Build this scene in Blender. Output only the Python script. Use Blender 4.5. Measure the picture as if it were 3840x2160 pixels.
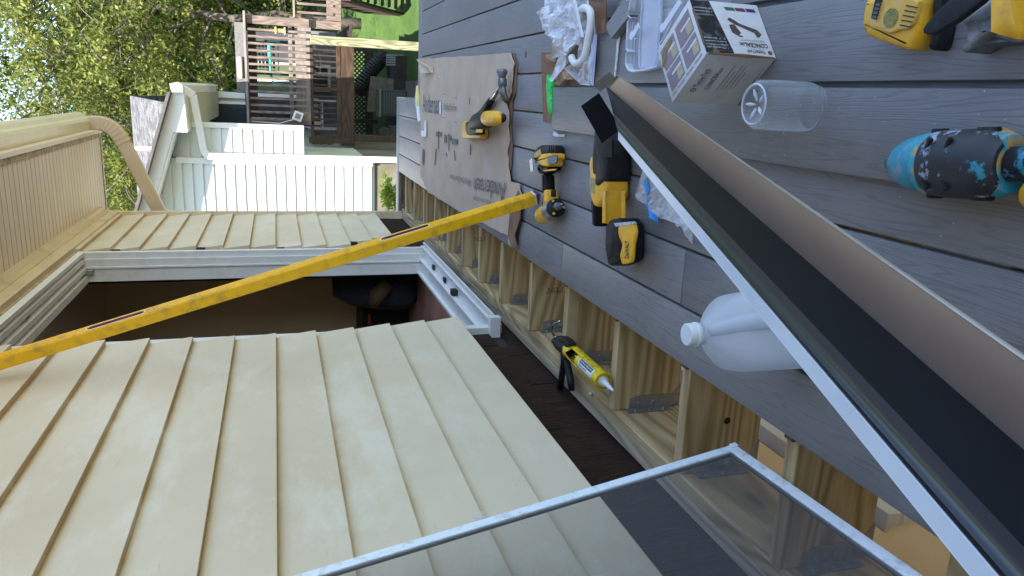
import bpy, bmesh, math, random
import numpy as np
from mathutils import Vector, Matrix, noise as mnoise
random.seed(7)
rng = np.random.default_rng(11)
scene = bpy.context.scene
for _o in list(bpy.data.objects): bpy.data.objects.remove(_o)
COL = scene.collection
R = math.radians

# ------------------------------------------------------------------ camera
# measured from the photograph's vanishing points (photo pixels 3840 x 2160, phone turned on its side)
FPX = 2800.0
CAM = Vector((0.0, 0.0, 0.98))
AX = Vector((0.04526325, -0.29339043, -0.95492057))   # picture right, in the world
AY = Vector((-0.96804946, -0.24888739, 0.03058277))   # picture down
AZ = Vector((-0.24664038, 0.92302607, -0.2952819))    # view direction
camd = bpy.data.cameras.new('camera')
cam = bpy.data.objects.new('camera', camd); COL.objects.link(cam)
camd.sensor_width = 36.0; camd.lens = 36.0 * FPX / 3840.0
camd.clip_start = 0.02; camd.clip_end = 600
def _orth():
    z = (-AZ).normalized(); x = (AX - AX.dot(z) * z).normalized(); y = z.cross(x)
    return Matrix(((x.x, y.x, z.x, CAM.x), (x.y, y.y, z.y, CAM.y), (x.z, y.z, z.z, CAM.z), (0, 0, 0, 1)))
cam.matrix_world = _orth()
scene.camera = cam
def ray(px, py):
    v = AX * (px - 1920) + AY * (py - 1080) + AZ * FPX
    return v.normalized()
def onp(px, py, axis, val):
    """point of the plane axis=val that a sight line of the survey meets"""
    d = ray(px, py); return CAM + d * ((val - CAM[axis]) / d[axis])
def gz(px, py, z=0.0): return onp(px, py, 2, z)

# ------------------------------------------------------------------ light
world = bpy.data.worlds.new('World'); scene.world = world; world.use_nodes = True
wn = world.node_tree.nodes; wl = world.node_tree.links; wn.clear()
sky = wn.new('ShaderNodeTexSky'); sky.sky_type = 'NISHITA'; sky.sun_disc = False
SUN_EL, SUN_AZ = R(49), R(6)          # from behind the camera, over the house roof on the left
sdir = Vector((-math.sin(SUN_AZ) * math.cos(SUN_EL), -math.cos(SUN_AZ) * math.cos(SUN_EL), math.sin(SUN_EL)))
sky.sun_elevation = SUN_EL
sky.sun_rotation = math.atan2(sdir.x, sdir.y)
sky.air_density = 1.0; sky.dust_density = 0.3; sky.ozone_density = 2.6
bg = wn.new('ShaderNodeBackground'); bg.inputs['Strength'].default_value = 0.15
wo = wn.new('ShaderNodeOutputWorld')
hs = wn.new('ShaderNodeHueSaturation'); hs.inputs['Saturation'].default_value = 0.86
wl.new(sky.outputs[0], hs.inputs['Color']); wl.new(hs.outputs[0], bg.inputs[0]); wl.new(bg.outputs[0], wo.inputs[0])
sd = bpy.data.lights.new('sun', 'SUN'); sd.energy = 4.0; sd.angle = R(0.5); sd.color = (1.0, 0.93, 0.82)
sun = bpy.data.objects.new('sun', sd); COL.objects.link(sun)
sun.rotation_euler = sdir.to_track_quat('Z', 'Y').to_euler()
scene.view_settings.view_transform = 'Standard'; scene.view_settings.look = 'None'
scene.view_settings.gamma = 1.0
scene.view_settings.exposure = 1.95

# ------------------------------------------------------------------ object helpers
def tag(o, label=None, cat=None, group=None, kind=None):
    if label: o['label'] = label
    if cat: o['category'] = cat
    if group: o['group'] = group
    if kind: o['kind'] = kind
    return o
def thing(name, label, cat, loc=(0, 0, 0), group=None):
    o = bpy.data.objects.new(name, None); COL.objects.link(o); o.location = loc
    o.empty_display_size = 0.05
    return tag(o, label, cat, group)
def wloc(o):
    v = Vector(o.location)
    while o.parent: o = o.parent; v += Vector(o.location)
    return v
def link(name, me, mat, parent=None, smooth=False, loc=None):
    o = bpy.data.objects.new(name, me); COL.objects.link(o)
    if mat is not None:
        for m in (mat if isinstance(mat, (list, tuple)) else [mat]): me.materials.append(m)
    if smooth:
        me.polygons.foreach_set('use_smooth', [True] * len(me.polygons))
    if parent is not None:
        me.transform(Matrix.Translation(-wloc(parent))); o.parent = parent
    elif loc is not None:
        me.transform(Matrix.Translation(-Vector(loc))); o.location = loc
    return o
class B:
    """collects shapes in world coordinates; build() links them as one mesh"""
    def __init__(s): s.bm = bmesh.new(); s.mi = 0
    def _t(s, vs, M):
        if M is not None: bmesh.ops.transform(s.bm, matrix=M, verts=vs)
    def _m(s, fs):
        for f in fs: f.material_index = s.mi
    def face(s, pts):
        f = s.bm.faces.new([s.bm.verts.new(p) for p in pts]); f.material_index = s.mi; return f
    def box(s, lo, hi, bev=0.0, M=None, seg=1):
        n0 = len(s.bm.faces)
        lo, hi = Vector(lo), Vector(hi)
        r = bmesh.ops.create_cube(s.bm, size=1.0)
        vs = r['verts']
        for v in vs:
            v.co = Vector(((lo[i] + hi[i]) / 2 + v.co[i] * (hi[i] - lo[i]) for i in range(3)))
        if bev > 0:
            es = list({e for v in vs for e in v.link_edges})
            rr = bmesh.ops.bevel(s.bm, geom=es, offset=bev, segments=seg, profile=0.5, affect='EDGES')
            vs = list({v for f in rr['faces'] for v in f.verts} | {v for v in vs if v.is_valid})
        s._t(vs, M)
        s.bm.faces.ensure_lookup_table()
        for f in s.bm.faces[n0:]: f.material_index = s.mi
        return s
    def prism(s, poly, axis, a, b, bev=0.0):
        """poly: list of 2-tuples in the two other axes (cyclic order), extruded a..b along axis"""
        def P(p, t):
            if axis == 0: return (t, p[0], p[1])
            if axis == 1: return (p[0], t, p[1])
            return (p[0], p[1], t)
        n = len(poly)
        v0 = [s.bm.verts.new(P(p, a)) for p in poly]; v1 = [s.bm.verts.new(P(p, b)) for p in poly]
        fs = [s.bm.faces.new(v0[::-1]), s.bm.faces.new(v1)]
        for i in range(n): fs.append(s.bm.faces.new([v0[i], v0[(i + 1) % n], v1[(i + 1) % n], v1[i]]))
        s._m(fs)
        bmesh.ops.recalc_face_normals(s.bm, faces=fs)
        if bev > 0:
            es = list({e for f in fs for e in f.edges})
            rr = bmesh.ops.bevel(s.bm, geom=es, offset=bev, segments=1, profile=0.5, affect='EDGES')
            s._m(rr['faces'])
        return s
    def loft(s, rings, cap=True, closed=True):
        vr = [[s.bm.verts.new(p) for p in r] for r in rings]
        fs = []
        for a, b in zip(vr, vr[1:]):
            n = len(a)
            for i in range(n if closed else n - 1):
                j = (i + 1) % n
                fs.append(s.bm.faces.new([a[i], a[j], b[j], b[i]]))
        if cap and closed:
            fs.append(s.bm.faces.new(vr[0][::-1])); fs.append(s.bm.faces.new(vr[-1]))
        s._m(fs)
        bmesh.ops.recalc_face_normals(s.bm, faces=fs)
        return s
    def lathe(s, prof, origin, axis, n=24, cap=True):
        """prof: list of (distance along axis, radius)"""
        ax = Vector(axis).normalized(); u = ax.orthogonal().normalized(); v = ax.cross(u); o = Vector(origin)
        rings = []
        for h, r in prof:
            r = max(r, 1e-5)
            rings.append([o + ax * h + (u * math.cos(2 * math.pi * k / n) + v * math.sin(2 * math.pi * k / n)) * r for k in range(n)])
        return s.loft(rings, cap)
    def tube(s, pts, rad, n=8, cap=True):
        pts = [Vector(p) for p in pts]
        rr = rad if isinstance(rad, (list, tuple)) else [rad] * len(pts)
        rings = []; up = None
        for i, p in enumerate(pts):
            t = (pts[min(i + 1, len(pts) - 1)] - pts[max(i - 1, 0)]).normalized()
            if up is None: up = t.orthogonal().normalized()
            up = (up - up.dot(t) * t).normalized(); w = t.cross(up)
            rings.append([p + (up * math.cos(2 * math.pi * k / n) + w * math.sin(2 * math.pi * k / n)) * rr[i] for k in range(n)])
        return s.loft(rings, cap)
    def bar(s, a, b, w, h, up=(0, 0, 1), bev=0.0):
        """rectangular bar from a to b; w across, h along up"""
        a, b = Vector(a), Vector(b); t = (b - a).normalized(); L = (b - a).length
        upv = Vector(up); upv = (upv - upv.dot(t) * t).normalized(); side = t.cross(upv)
        M = Matrix(((t.x, side.x, upv.x, a.x), (t.y, side.y, upv.y, a.y), (t.z, side.z, upv.z, a.z), (0, 0, 0, 1)))
        return s.box((0, -w / 2, -h / 2), (L, w / 2, h / 2), bev, M)
    def slab(s, top, z0, z1, inset=0.0, lay=3, both=False):
        """outline (world xy) at its real thickness z0..z1 with rounded upper (and lower) edge"""
        P = [Vector((p[0], p[1])) for p in top]; n = len(P)
        area = sum(P[i].x * P[(i + 1) % n].y - P[(i + 1) % n].x * P[i].y for i in range(n))
        if area < 0: P.reverse()
        nm = []
        for i in range(n):
            e1 = (P[i] - P[i - 1]).normalized(); e2 = (P[(i + 1) % n] - P[i]).normalized()
            a = Vector((-e1.y, e1.x)) + Vector((-e2.y, e2.x))
            nm.append(a.normalized() if a.length > 1e-6 else Vector((-e1.y, e1.x)))
        def ring(z, d): return [(P[i].x + nm[i].x * d, P[i].y + nm[i].y * d, z) for i in range(n)]
        R_ = []
        if both and inset > 0:
            for k in range(lay):
                t = k / lay * math.pi / 2
                R_.append(ring(z0 + inset * (1 - math.sin(t)), inset * (1 - math.cos(math.pi / 2 - t)) ) ) if False else R_.append(ring(z0 + inset * (1 - math.cos(t)), inset * (1 - math.sin(t))))
            R_.append(ring(z0 + inset, 0))
        else: R_.append(ring(z0, 0))
        if inset > 0:
            for k in range(lay + 1):
                t = k / lay * math.pi / 2
                R_.append(ring(z1 - inset + inset * math.sin(t), inset * (1 - math.cos(t))))
        else: R_.append(ring(z1, 0))
        return s.loft(R_, True)
    def build(s, name, mat, parent=None, smooth=False, loc=None, auto=None):
        me = bpy.data.meshes.new(name); s.bm.normal_update(); s.bm.to_mesh(me); s.bm.free()
        o = link(name, me, mat, parent, smooth, loc)
        if auto is not None:
            me.polygons.foreach_set('use_smooth', [True] * len(me.polygons))
            try: me.set_sharp_from_angle(angle=R(auto))
            except Exception: pass
        return o
def crv(pts, n=6, closed=True):
    """Catmull-Rom smoothing of an outline"""
    out = []; N = len(pts)
    for i in range(N if closed else N - 1):
        if closed: p0, p1, p2, p3 = pts[i - 1], pts[i], pts[(i + 1) % N], pts[(i + 2) % N]
        else: p0, p1, p2, p3 = pts[max(i - 1, 0)], pts[i], pts[i + 1], pts[min(i + 2, N - 1)]
        p0, p1, p2, p3 = map(Vector, (p0, p1, p2, p3))
        for k in range(n):
            t = k / n
            out.append(0.5 * ((2 * p1) + (p2 - p0) * t + (2 * p0 - 5 * p1 + 4 * p2 - p3) * t * t + (3 * p1 - p0 - 3 * p2 + p3) * t ** 3))
    if not closed: out.append(Vector(pts[-1]))
    return out
def rnd(pts, n=3, f=.22):
    """outline with its corners rounded off"""
    P_ = [Vector((p[0], p[1], 0)) for p in pts]; out = []; N_ = len(P_)
    for i in range(N_):
        a, b_, c = P_[i - 1], P_[i], P_[(i + 1) % N_]
        u = b_ + (a - b_) * f; w = b_ + (c - b_) * f
        for k in range(n + 1):
            t = k / n; out.append(u * (1 - t) ** 2 + b_ * 2 * t * (1 - t) + w * t * t)
    return out
def text_part(txt, size, M, mat, parent, name='lettering', depth=0.0004, label=None, align='LEFT', xs=1.0, bold=0.0):
    c = bpy.data.curves.new(name, 'FONT'); c.body = txt; c.size = size; c.extrude = depth; c.align_x = align; c.offset = bold
    c.resolution_u = 3
    t = bpy.data.objects.new('tmp', c); COL.objects.link(t)
    dg = bpy.context.evaluated_depsgraph_get()
    me = bpy.data.meshes.new_from_object(t.evaluated_get(dg)); bpy.data.objects.remove(t)
    me.transform(M @ Matrix.Diagonal((xs, 1, 1, 1)))
    me.name = name
    return link(name, me, mat, parent)
def frame(o, x, y):
    """matrix with origin o, first axis x, second axis y"""
    x = Vector(x).normalized(); y = Vector(y); y = (y - y.dot(x) * x).normalized(); z = x.cross(y); o = Vector(o)
    return Matrix(((x.x, y.x, z.x, o.x), (x.y, y.y, z.y, o.y), (x.z, y.z, z.z, o.z), (0, 0, 0, 1)))

# ------------------------------------------------------------------ materials
MATS = {}
class NT:
    def __init__(s, name):
        s.m = bpy.data.materials.new(name); s.m.use_nodes = True; s.t = s.m.node_tree; s.t.nodes.clear()
        s.out = s.t.nodes.new('ShaderNodeOutputMaterial'); s.p = s.t.nodes.new('ShaderNodeBsdfPrincipled')
        s.L(s.p.outputs[0], s.out.inputs[0])
    def L(s, a, b): s.t.links.new(a, b)
    def n(s, ty, **kw):
        nd = s.t.nodes.new(ty)
        for k, v in kw.items():
            if k in nd.inputs: nd.inputs[k].default_value = v
            else: setattr(nd, k, v)
        return nd
    def pos(s, scale=(1, 1, 1), rnd=False, rot=(0, 0, 0)):
        g = s.n('ShaderNodeNewGeometry').outputs['Position']
        if rnd:
            oi = s.n('ShaderNodeObjectInfo'); mu = s.n('ShaderNodeMath', operation='MULTIPLY'); s.L(oi.outputs['Random'], mu.inputs[0]); mu.inputs[1].default_value = 37.0
            ad = s.n('ShaderNodeVectorMath', operation='ADD'); s.L(g, ad.inputs[0]); s.L(mu.outputs[0], ad.inputs[1]); g = ad.outputs[0]
        mp = s.n('ShaderNodeMapping'); mp.inputs['Scale'].default_value = scale; mp.inputs['Rotation'].default_value = rot
        s.L(g, mp.inputs['Vector']); return mp.outputs[0]
    def noise(s, vec, scale, detail=3, rough=0.55, dist=0.0):
        nd = s.n('ShaderNodeTexNoise'); nd.inputs['Scale'].default_value = scale; nd.inputs['Detail'].default_value = detail
        nd.inputs['Roughness'].default_value = rough; nd.inputs['Distortion'].default_value = dist
        s.L(vec, nd.inputs['Vector']); return nd.outputs['Fac']
    def ramp(s, fac, stops):
        r = s.n('ShaderNodeValToRGB'); e = r.color_ramp.elements
        while len(e) < len(stops): e.new(0.5)
        for i, (p, c) in enumerate(stops):
            e[i].position = p; e[i].color = (*c, 1) if len(c) == 3 else c
        s.L(fac, r.inputs[0]); return r.outputs[0]
    def mix(s, fac, a, b, mode='MIX'):
        m = s.n('ShaderNodeMix', data_type='RGBA', blend_type=mode)
        for i, v in ((0, fac), (6, a), (7, b)):
            if isinstance(v, (int, float)): m.inputs[i].default_value = v
            elif isinstance(v, tuple): m.inputs[i].default_value = (*v, 1) if len(v) == 3 else v
            else: s.L(v, m.inputs[i])
        return m.outputs[2]
    def math(s, op, a, b=0.0, c=None):
        m = s.n('ShaderNodeMath', operation=op)
        for i, v in enumerate((a, b) if c is None else (a, b, c)):
            if isinstance(v, (int, float)): m.inputs[i].default_value = v
            else: s.L(v, m.inputs[i])
        return m.outputs[0]
    def bump(s, h, strength=0.3, dist=0.002):
        b = s.n('ShaderNodeBump'); b.inputs['Strength'].default_value = strength; b.inputs['Distance'].default_value = dist
        s.L(h, b.inputs['Height']); s.L(b.outputs[0], s.p.inputs['Normal']); return b
    def col(s, c):
        if isinstance(c, tuple): s.p.inputs['Base Color'].default_value = (*c, 1)
        else: s.L(c, s.p.inputs['Base Color'])
def mk(name, base, rough=0.6, metal=0.0, var=0.12, vs=14.0, bump=0.0, bs=200.0, spec=0.5, dirt=None, ds=9.0, damt=0.4, coat=0.0):
    """painted / plastic / metal surface: base colour, blotchy variation, optional dirt, fine bump"""
    if name in MATS: return MATS[name]
    t = NT(name); v = t.pos()
    lo = tuple(max(0, c * (1 - var)) for c in base); hi = tuple(min(1, c * (1 + var)) for c in base)
    c = t.ramp(t.noise(v, vs, 4), [(0.3, lo), (0.7, hi)])
    if dirt is not None:
        c = t.mix(t.ramp(t.noise(v, ds, 6, 0.65), [(0.5, (0, 0, 0)), (0.68, (damt,) * 3)]), c, dirt)
    t.col(c)
    t.p.inputs['Roughness'].default_value = rough; t.p.inputs['Metallic'].default_value = metal
    t.p.inputs['Specular IOR Level'].default_value = spec; t.p.inputs['Coat Weight'].default_value = coat
    if bump > 0: t.bump(t.noise(v, bs, 3), bump, 0.001)
    MATS[name] = t.m; return t.m
# ------------------------------------------------------------------ surface materials
def m_deck():
    t = NT('composite_board'); v = t.pos((1, 1, 1), rnd=True)
    v1 = t.pos((150, 6.0, 150), rnd=True); v2 = t.pos((1.5, 1.2, 1.5), rnd=True)
    wob = t.noise(t.pos((9, 2.0, 9), rnd=True), 1.0, 3)
    g = t.noise(v1, 1.0, 5, 0.6, 1.3)
    nn = t.noise(t.pos((13, .55, 13), rnd=True), 1.0, 3, .5, .2)
    sw_ = t.math('ADD', t.math('MULTIPLY', t.math('SINE', t.math('MULTIPLY', nn, 190.0)), .5), .5)
    lines = t.ramp(g, [(0.32, (0.0,) * 3), (0.44, (1.0,) * 3)])
    wl_ = t.ramp(sw_, [(0.0, (0.0,) * 3), (0.30, (1.0,) * 3)])
    h = t.mix(0.5, lines, wl_)
    base = t.ramp(t.noise(v2, 2.2, 4), [(0.3, (.178, .180, .186)), (0.7, (.232, .234, .242))])
    c = t.mix(t.math('MULTIPLY', t.math('SUBTRACT', 1.0, h), 0.50), base, (.045, .047, .053))
    oi = t.n('ShaderNodeObjectInfo'); c = t.mix(t.math('MULTIPLY', oi.outputs['Random'], .30), c, (.09, .092, .10))
    dust = t.ramp(t.noise(v, 6.0, 6, 0.7), [(0.52, (0,) * 3), (0.75, (.32,) * 3)])
    c = t.mix(dust, c, (.25, .235, .21))
    sp = t.n('ShaderNodeTexVoronoi', feature='F1'); t.L(v, sp.inputs['Vector']); sp.inputs['Scale'].default_value = 45
    spk = t.ramp(sp.outputs['Distance'], [(0.05, (.8,) * 3), (0.08, (0,) * 3)])
    spm = t.ramp(t.noise(v, 3.0, 2), [(0.5, (0,) * 3), (0.6, (1,) * 3)])
    c = t.mix(t.math('MULTIPLY', spk, spm), c, (.5, .48, .44))
    t.col(c); t.p.inputs['Roughness'].default_value = 0.47; t.p.inputs['Specular IOR Level'].default_value = .65
    t.bump(h, 0.40, 0.0014)
    return t.m
def m_wood(name, a, b, along='x', knots=True, grey=0.0, dark=(.10, .06, .02)):
    """sawn timber: grain runs along the given axis"""
    t = NT(name); k = {'x': (0.16, 1, 1), 'y': (1, 0.16, 1), 'z': (1, 1, 0.16)}[along]
    v = t.pos(k, rnd=True)
    nn = t.noise(t.pos(tuple((3.2 if x == 1 else .38) for x in k), rnd=True), 1.0, 2, .45, .2)
    sw_ = t.math('ADD', t.math('MULTIPLY', t.math('SINE', t.math('MULTIPLY', nn, 165.0)), .5), .5)
    f = t.noise(t.pos(tuple((x if x == 1 else .03) * 160 for x in k), rnd=True), 1.0, 3)
    m = t.mix(0.52, t.math('POWER', sw_, .6), f)
    c = t.ramp(m, [(0.18, tuple(x * .66 for x in a)), (0.50, a), (0.80, b)])
    if knots:
        vo = t.n('ShaderNodeTexVoronoi', feature='F1'); t.L(t.pos({'x': (1.3, 4, 4), 'y': (4, 1.3, 4), 'z': (4, 4, 1.3)}[along], rnd=True), vo.inputs['Vector']); vo.inputs['Scale'].default_value = 1.5
        c = t.mix(t.ramp(vo.outputs['Distance'], [(0.05, (.85,) * 3), (0.11, (0,) * 3)]), c, dark)
    if grey > 0: c = t.mix(grey, c, (.33, .32, .31))
    c = t.mix(t.ramp(t.noise(t.pos((1, 1, 1), rnd=True), 5, 4), [(0.45, (0,) * 3), (0.8, (.3,) * 3)]), c, tuple(x * .5 for x in a))
    t.col(c); t.p.inputs['Roughness'].default_value = .75; t.bump(f, .25, .001)
    return t.m
Z0S, PIT = 0.200, 0.1612
def m_siding():
    t = NT('cream_siding'); v = t.pos()
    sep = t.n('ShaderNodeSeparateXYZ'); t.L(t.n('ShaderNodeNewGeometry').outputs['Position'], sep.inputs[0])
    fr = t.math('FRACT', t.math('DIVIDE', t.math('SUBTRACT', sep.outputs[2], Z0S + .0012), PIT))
    base = t.ramp(t.noise(v, 1.7, 5, .6), [(0.3, (.545, .455, .315)), (0.7, (.625, .53, .385))])
    fine = t.noise(t.pos((60, 60, 420)), 1.0, 3, .6)        # embossed grain running along the boards
    # brown band just under each lip, deepest at the lip
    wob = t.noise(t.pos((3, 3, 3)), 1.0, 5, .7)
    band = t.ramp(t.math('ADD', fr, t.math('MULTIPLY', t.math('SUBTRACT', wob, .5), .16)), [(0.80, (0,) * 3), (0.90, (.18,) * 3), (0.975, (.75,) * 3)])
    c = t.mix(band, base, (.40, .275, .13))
    stain = t.ramp(t.noise(t.pos((1.2, 1.2, 2.6)), 2.2, 6, .72), [(0.50, (0,) * 3), (0.66, (.6,) * 3)])
    c = t.mix(stain, c, (.66, .61, .49))
    sc = t.ramp(t.noise(t.pos((1, 1, 3)), 9.0, 7, .75), [(0.62, (0,) * 3), (0.74, (.6,) * 3)])
    c = t.mix(sc, c, (.40, .33, .22))
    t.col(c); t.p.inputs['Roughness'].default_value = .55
    t.bump(t.math('ADD', fine, t.math('MULTIPLY', t.noise(v, 7, 3), 1.2)), .35, .0012)
    return t.m
M = {}
M['deck'] = m_deck()
M['deck_end'] = mk('composite_cut_end', (.16, .155, .15), .8, var=.3, vs=150)
M['joist'] = m_wood('treated_pine', (.375, .275, .125), (.55, .425, .235))
M['ledger'] = m_wood('treated_pine_ledger', (.34, .25, .11), (.50, .39, .21), 'y')
M['ledger_top'] = m_wood('sawn_edge', (.36, .28, .17), (.54, .44, .29), 'y', False, .12)
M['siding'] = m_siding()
M['trim'] = mk('cream_trim', (.60, .50, .34), .5, var=.06, vs=4, dirt=(.30, .22, .12), ds=7, damt=.35)
M['fascia'] = mk('cream_fascia', (.64, .55, .39), .42, var=.04, vs=2)
M['gutter'] = mk('cream_gutter_paint', (.62, .56, .38), .35, var=.05, vs=3, dirt=(.36, .32, .2), ds=4, damt=.3)
M['spout'] = mk('tan_downspout_paint', (.50, .38, .23), .42, var=.05, vs=6)
M['grime'] = mk('grimy_strip', (.36, .28, .17), .8, var=.5, vs=38, dirt=(.55, .5, .4), ds=30, damt=.6)
M['vinyl'] = mk('white_vinyl', (.66, .66, .63), .35, var=.03, vs=6, dirt=(.40, .36, .30), ds=14, damt=.25)
M['black_rub'] = mk('black_rubber', (.012, .012, .013), .55, var=.2, vs=30)
M['galv'] = mk('galvanised_steel', (.36, .38, .40), .42, .85, var=.18, vs=45)
M['dark'] = mk('dark_gap', (.02, .014, .010), .95)
def m_soffit():
    t = NT('beadboard'); sep = t.n('ShaderNodeSeparateXYZ'); t.L(t.n('ShaderNodeNewGeometry').outputs['Position'], sep.inputs[0])
    fr = t.math('FRACT', t.math('DIVIDE', sep.outputs[1], .0762))
    g = t.ramp(t.math('ABSOLUTE', t.math('SUBTRACT', fr, .5)), [(0.0, (0,) * 3), (0.045, (0,) * 3), (0.07, (1,) * 3)])
    base = t.ramp(t.noise(t.pos((2, 9, 2)), 2.0, 5, .65), [(0.3, (.60, .51, .375)), (0.7, (.70, .61, .47))])
    t.col(t.mix(g, (.26, .22, .16), base)); t.bump(g, .8, .003); t.p.inputs['Roughness'].default_value = .6
    return t.m
M['soffit'] = m_soffit()
def m_shingle():
    t = NT('cedar_shingle'); v = t.pos((14, 14, 120))
    g = t.noise(t.pos((1, 190, 9)), 1.0, 4, .65, .5)
    c = t.ramp(g, [(0.3, (.006, .004, .003)), (0.55, (.030, .017, .011)), (.85, (.10, .06, .04))])
    c = t.mix(t.ramp(t.noise(t.pos(), 12, 5, .7), [(0.5, (0,) * 3), (0.8, (.5,) * 3)]), c, (.06, .03, .02))
    t.col(c); t.p.inputs['Roughness'].default_value = .8; t.bump(g, 1.0, .006); t.p.inputs['Specular IOR Level'].default_value = .12
    return t.m
M['shingle'] = m_shingle()
# ------------------------------------------------------------------ ground
def gh(x, y):
    z = -1.8
    if y > 17: z += 0.115 * (y - 17)
    if y > 40: z += 0.05 * (y - 40)
    z += 0.05 * math.sin(x * .31) * math.cos(y * .23)
    return z
def m_grass():
    t = NT('lawn'); v = t.pos()
    c = t.ramp(t.noise(v, 1.6, 6, .7), [(0.3, (.035, .085, .012)), (0.7, (.075, .15, .022))])
    c = t.mix(t.ramp(t.noise(v, 30, 3), [(0.3, (.5,) * 3), (0.6, (0,) * 3)]), c, (.02, .045, .008))
    t.col(c); t.p.inputs['Roughness'].default_value = .9; t.bump(t.noise(v, 60, 3), .8, .02); return t.m
M['grass'] = m_grass()
xs = list(np.linspace(-160, -12, 18)) + list(np.linspace(-10, 16, 40)) + list(np.linspace(20, 160, 16))
ys = list(np.linspace(-80, -6, 8)) + list(np.linspace(-4, 46, 70)) + list(np.linspace(52, 260, 16))
vv = [(x, y, gh(x, y)) for y in ys for x in xs]; nx = len(xs)
ff = [(j * nx + i, j * nx + i + 1, (j + 1) * nx + i + 1, (j + 1) * nx + i) for j in range(len(ys) - 1) for i in range(nx - 1)]
me = bpy.data.meshes.new('ground'); me.from_pydata(vv, [], ff)
tag(link('ground', me, M['grass'], smooth=True), kind='structure')
M['patio'] = mk('concrete_patio', (.22, .205, .18), .9, var=.25, vs=3, bump=.4, bs=60, dirt=(.10, .085, .07), ds=2.5, damt=.6)
b = B()
b.box((-4.2, -3, -1.84), (1.25, 13.5, -1.77)); b.box((-2.2, 13.5, -1.84), (.25, 17.0, -1.775))
tag(b.build('patio', M['patio']), kind='structure')

b = B(); b.box((-2.2, 17.001, -1.84), (.78, 20.6, -1.60)); tag(b.build('under_deck_shade_soil', mk('shade_darkened_soil', (.035, .03, .022), .95, var=.4, vs=4, bump=.6, bs=20)), kind='structure')  # soil coloured near black to stand in for shade under the neighbouring deck
M['bounce_tan'] = mk('pale_tan_bounce', (.46, .36, .24), .95, var=.25, vs=8, bump=.5, bs=70)
b = B(); b.box((2.4, -12, -1.84), (13, 9.5, -1.74)); tag(b.build('warm_bounce_ground', M['bounce_tan']), kind='structure')  # unseen tan ground added beside the deck to bounce warm light
# ------------------------------------------------------------------ our house
house = thing('house', 'cream lap sided house with open door frame and broad soffit along the deck', 'house', (-1.0, 3.0, -1.8))
edge_near = [3.258, 3.227, 3.202, 3.168, 3.147, 3.135, 3.127, 3.135, 3.147, 3.152, 3.150, 3.148, 3.15]
edge_far = [5.306, 5.17, 5.03, 5.021, 5.009, 5.043, 5.032, 5.043, 5.033, 5.015, 5.014, 5.004, 4.985]
def lap(b, z, y0, y1):
    p = [(-1.0, z), (-1.0, z + .004), (-1.023, z + PIT + .012), (-1.046, z + PIT + .012), (-1.046, z + .012), (-1.020, z)]
    b.prism(p, 1, y0, y1)
b = B()
for i in range(13):
    lap(b, Z0S + PIT * i, -2.6, edge_near[i])
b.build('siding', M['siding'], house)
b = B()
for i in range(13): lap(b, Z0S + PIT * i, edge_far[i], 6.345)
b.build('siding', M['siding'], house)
# sheathing wall with the door opening, gable end, back
b = B()
def wbox(y0, y1, z0, z1): b.box((-1.20, y0, z0), (-1.062, y1, z1))
wbox(-2.6, 3.20, -.30, 2.36); wbox(4.90, 6.38, -.30, 2.36); wbox(3.20, 4.90, -.30, .02); wbox(3.20, 4.90, 2.14, 2.36)
b.build('wall', M['dark'], house)
b = B(); b.box((-6.5, 6.30, -1.8), (-1.2, 6.38, 2.36)); b.box((-6.5, -2.6, -1.8), (-6.4, 6.3, 2.36)); b.box((-6.5, -2.7, -1.8), (-1.05, -2.6, 2.36))
b.build('wall', M['trim'], house)
# cedar shingles below the siding
b = B()
for row, (z0, z1, xo) in enumerate([(-.045, .095, 0.0), (.085, .30, .006)]):
    y = -2.6 + row * .07
    while y < 6.3:
        w = random.uniform(.11, .30); dz = random.uniform(-.006, .006) if row else 0
        x = -1.0545 + xo + random.uniform(0, .0025)
        door = (y + w > 3.13 and y < 4.88)
        if not (door and row == 1):
            z1_ = .024 if door else z1
            b.prism([(x, z0 + dz), (x - .004, z1_), (-1.064, z1_), (-1.064, z0 + dz)], 1, y, y + w - .0022)
        y += w
for y in (5.0, 5.02): pass
b.build('shingles', M['shingle'], house)
# torn sheathing edge shown beside the far jamb
b = B()
M['fibre'] = mk('torn_fibreboard', (.20, .145, .135), .95, var=.5, vs=40, dirt=(.42, .34, .32), ds=60, damt=.8)
for i in range(13):
    z = Z0S + PIT * i
    b.prism([(edge_far[i] - .018, z + .02), (edge_far[i] - .03 - random.random() * .012, z + PIT - .01), (edge_far[i] + .05, z + PIT), (edge_far[i] + .05, z)], 0, -1.046, -1.032)
b.box((-1.058, 4.885, .05), (-1.05, 5.1, 2.14))
b.build('sheathing_edge', M['fibre'], house)
# small galvanised strap ends seen between siding courses
for i in (1, 4, 7, 10):
    b = B(); z = Z0S + PIT * (i + 1) - .055; b.box((-1.035, edge_far[i] - .028, z), (-1.012, edge_far[i] + .004, z + .05), .002); b.build('starter_clip', M['black_rub'], house)
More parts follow.
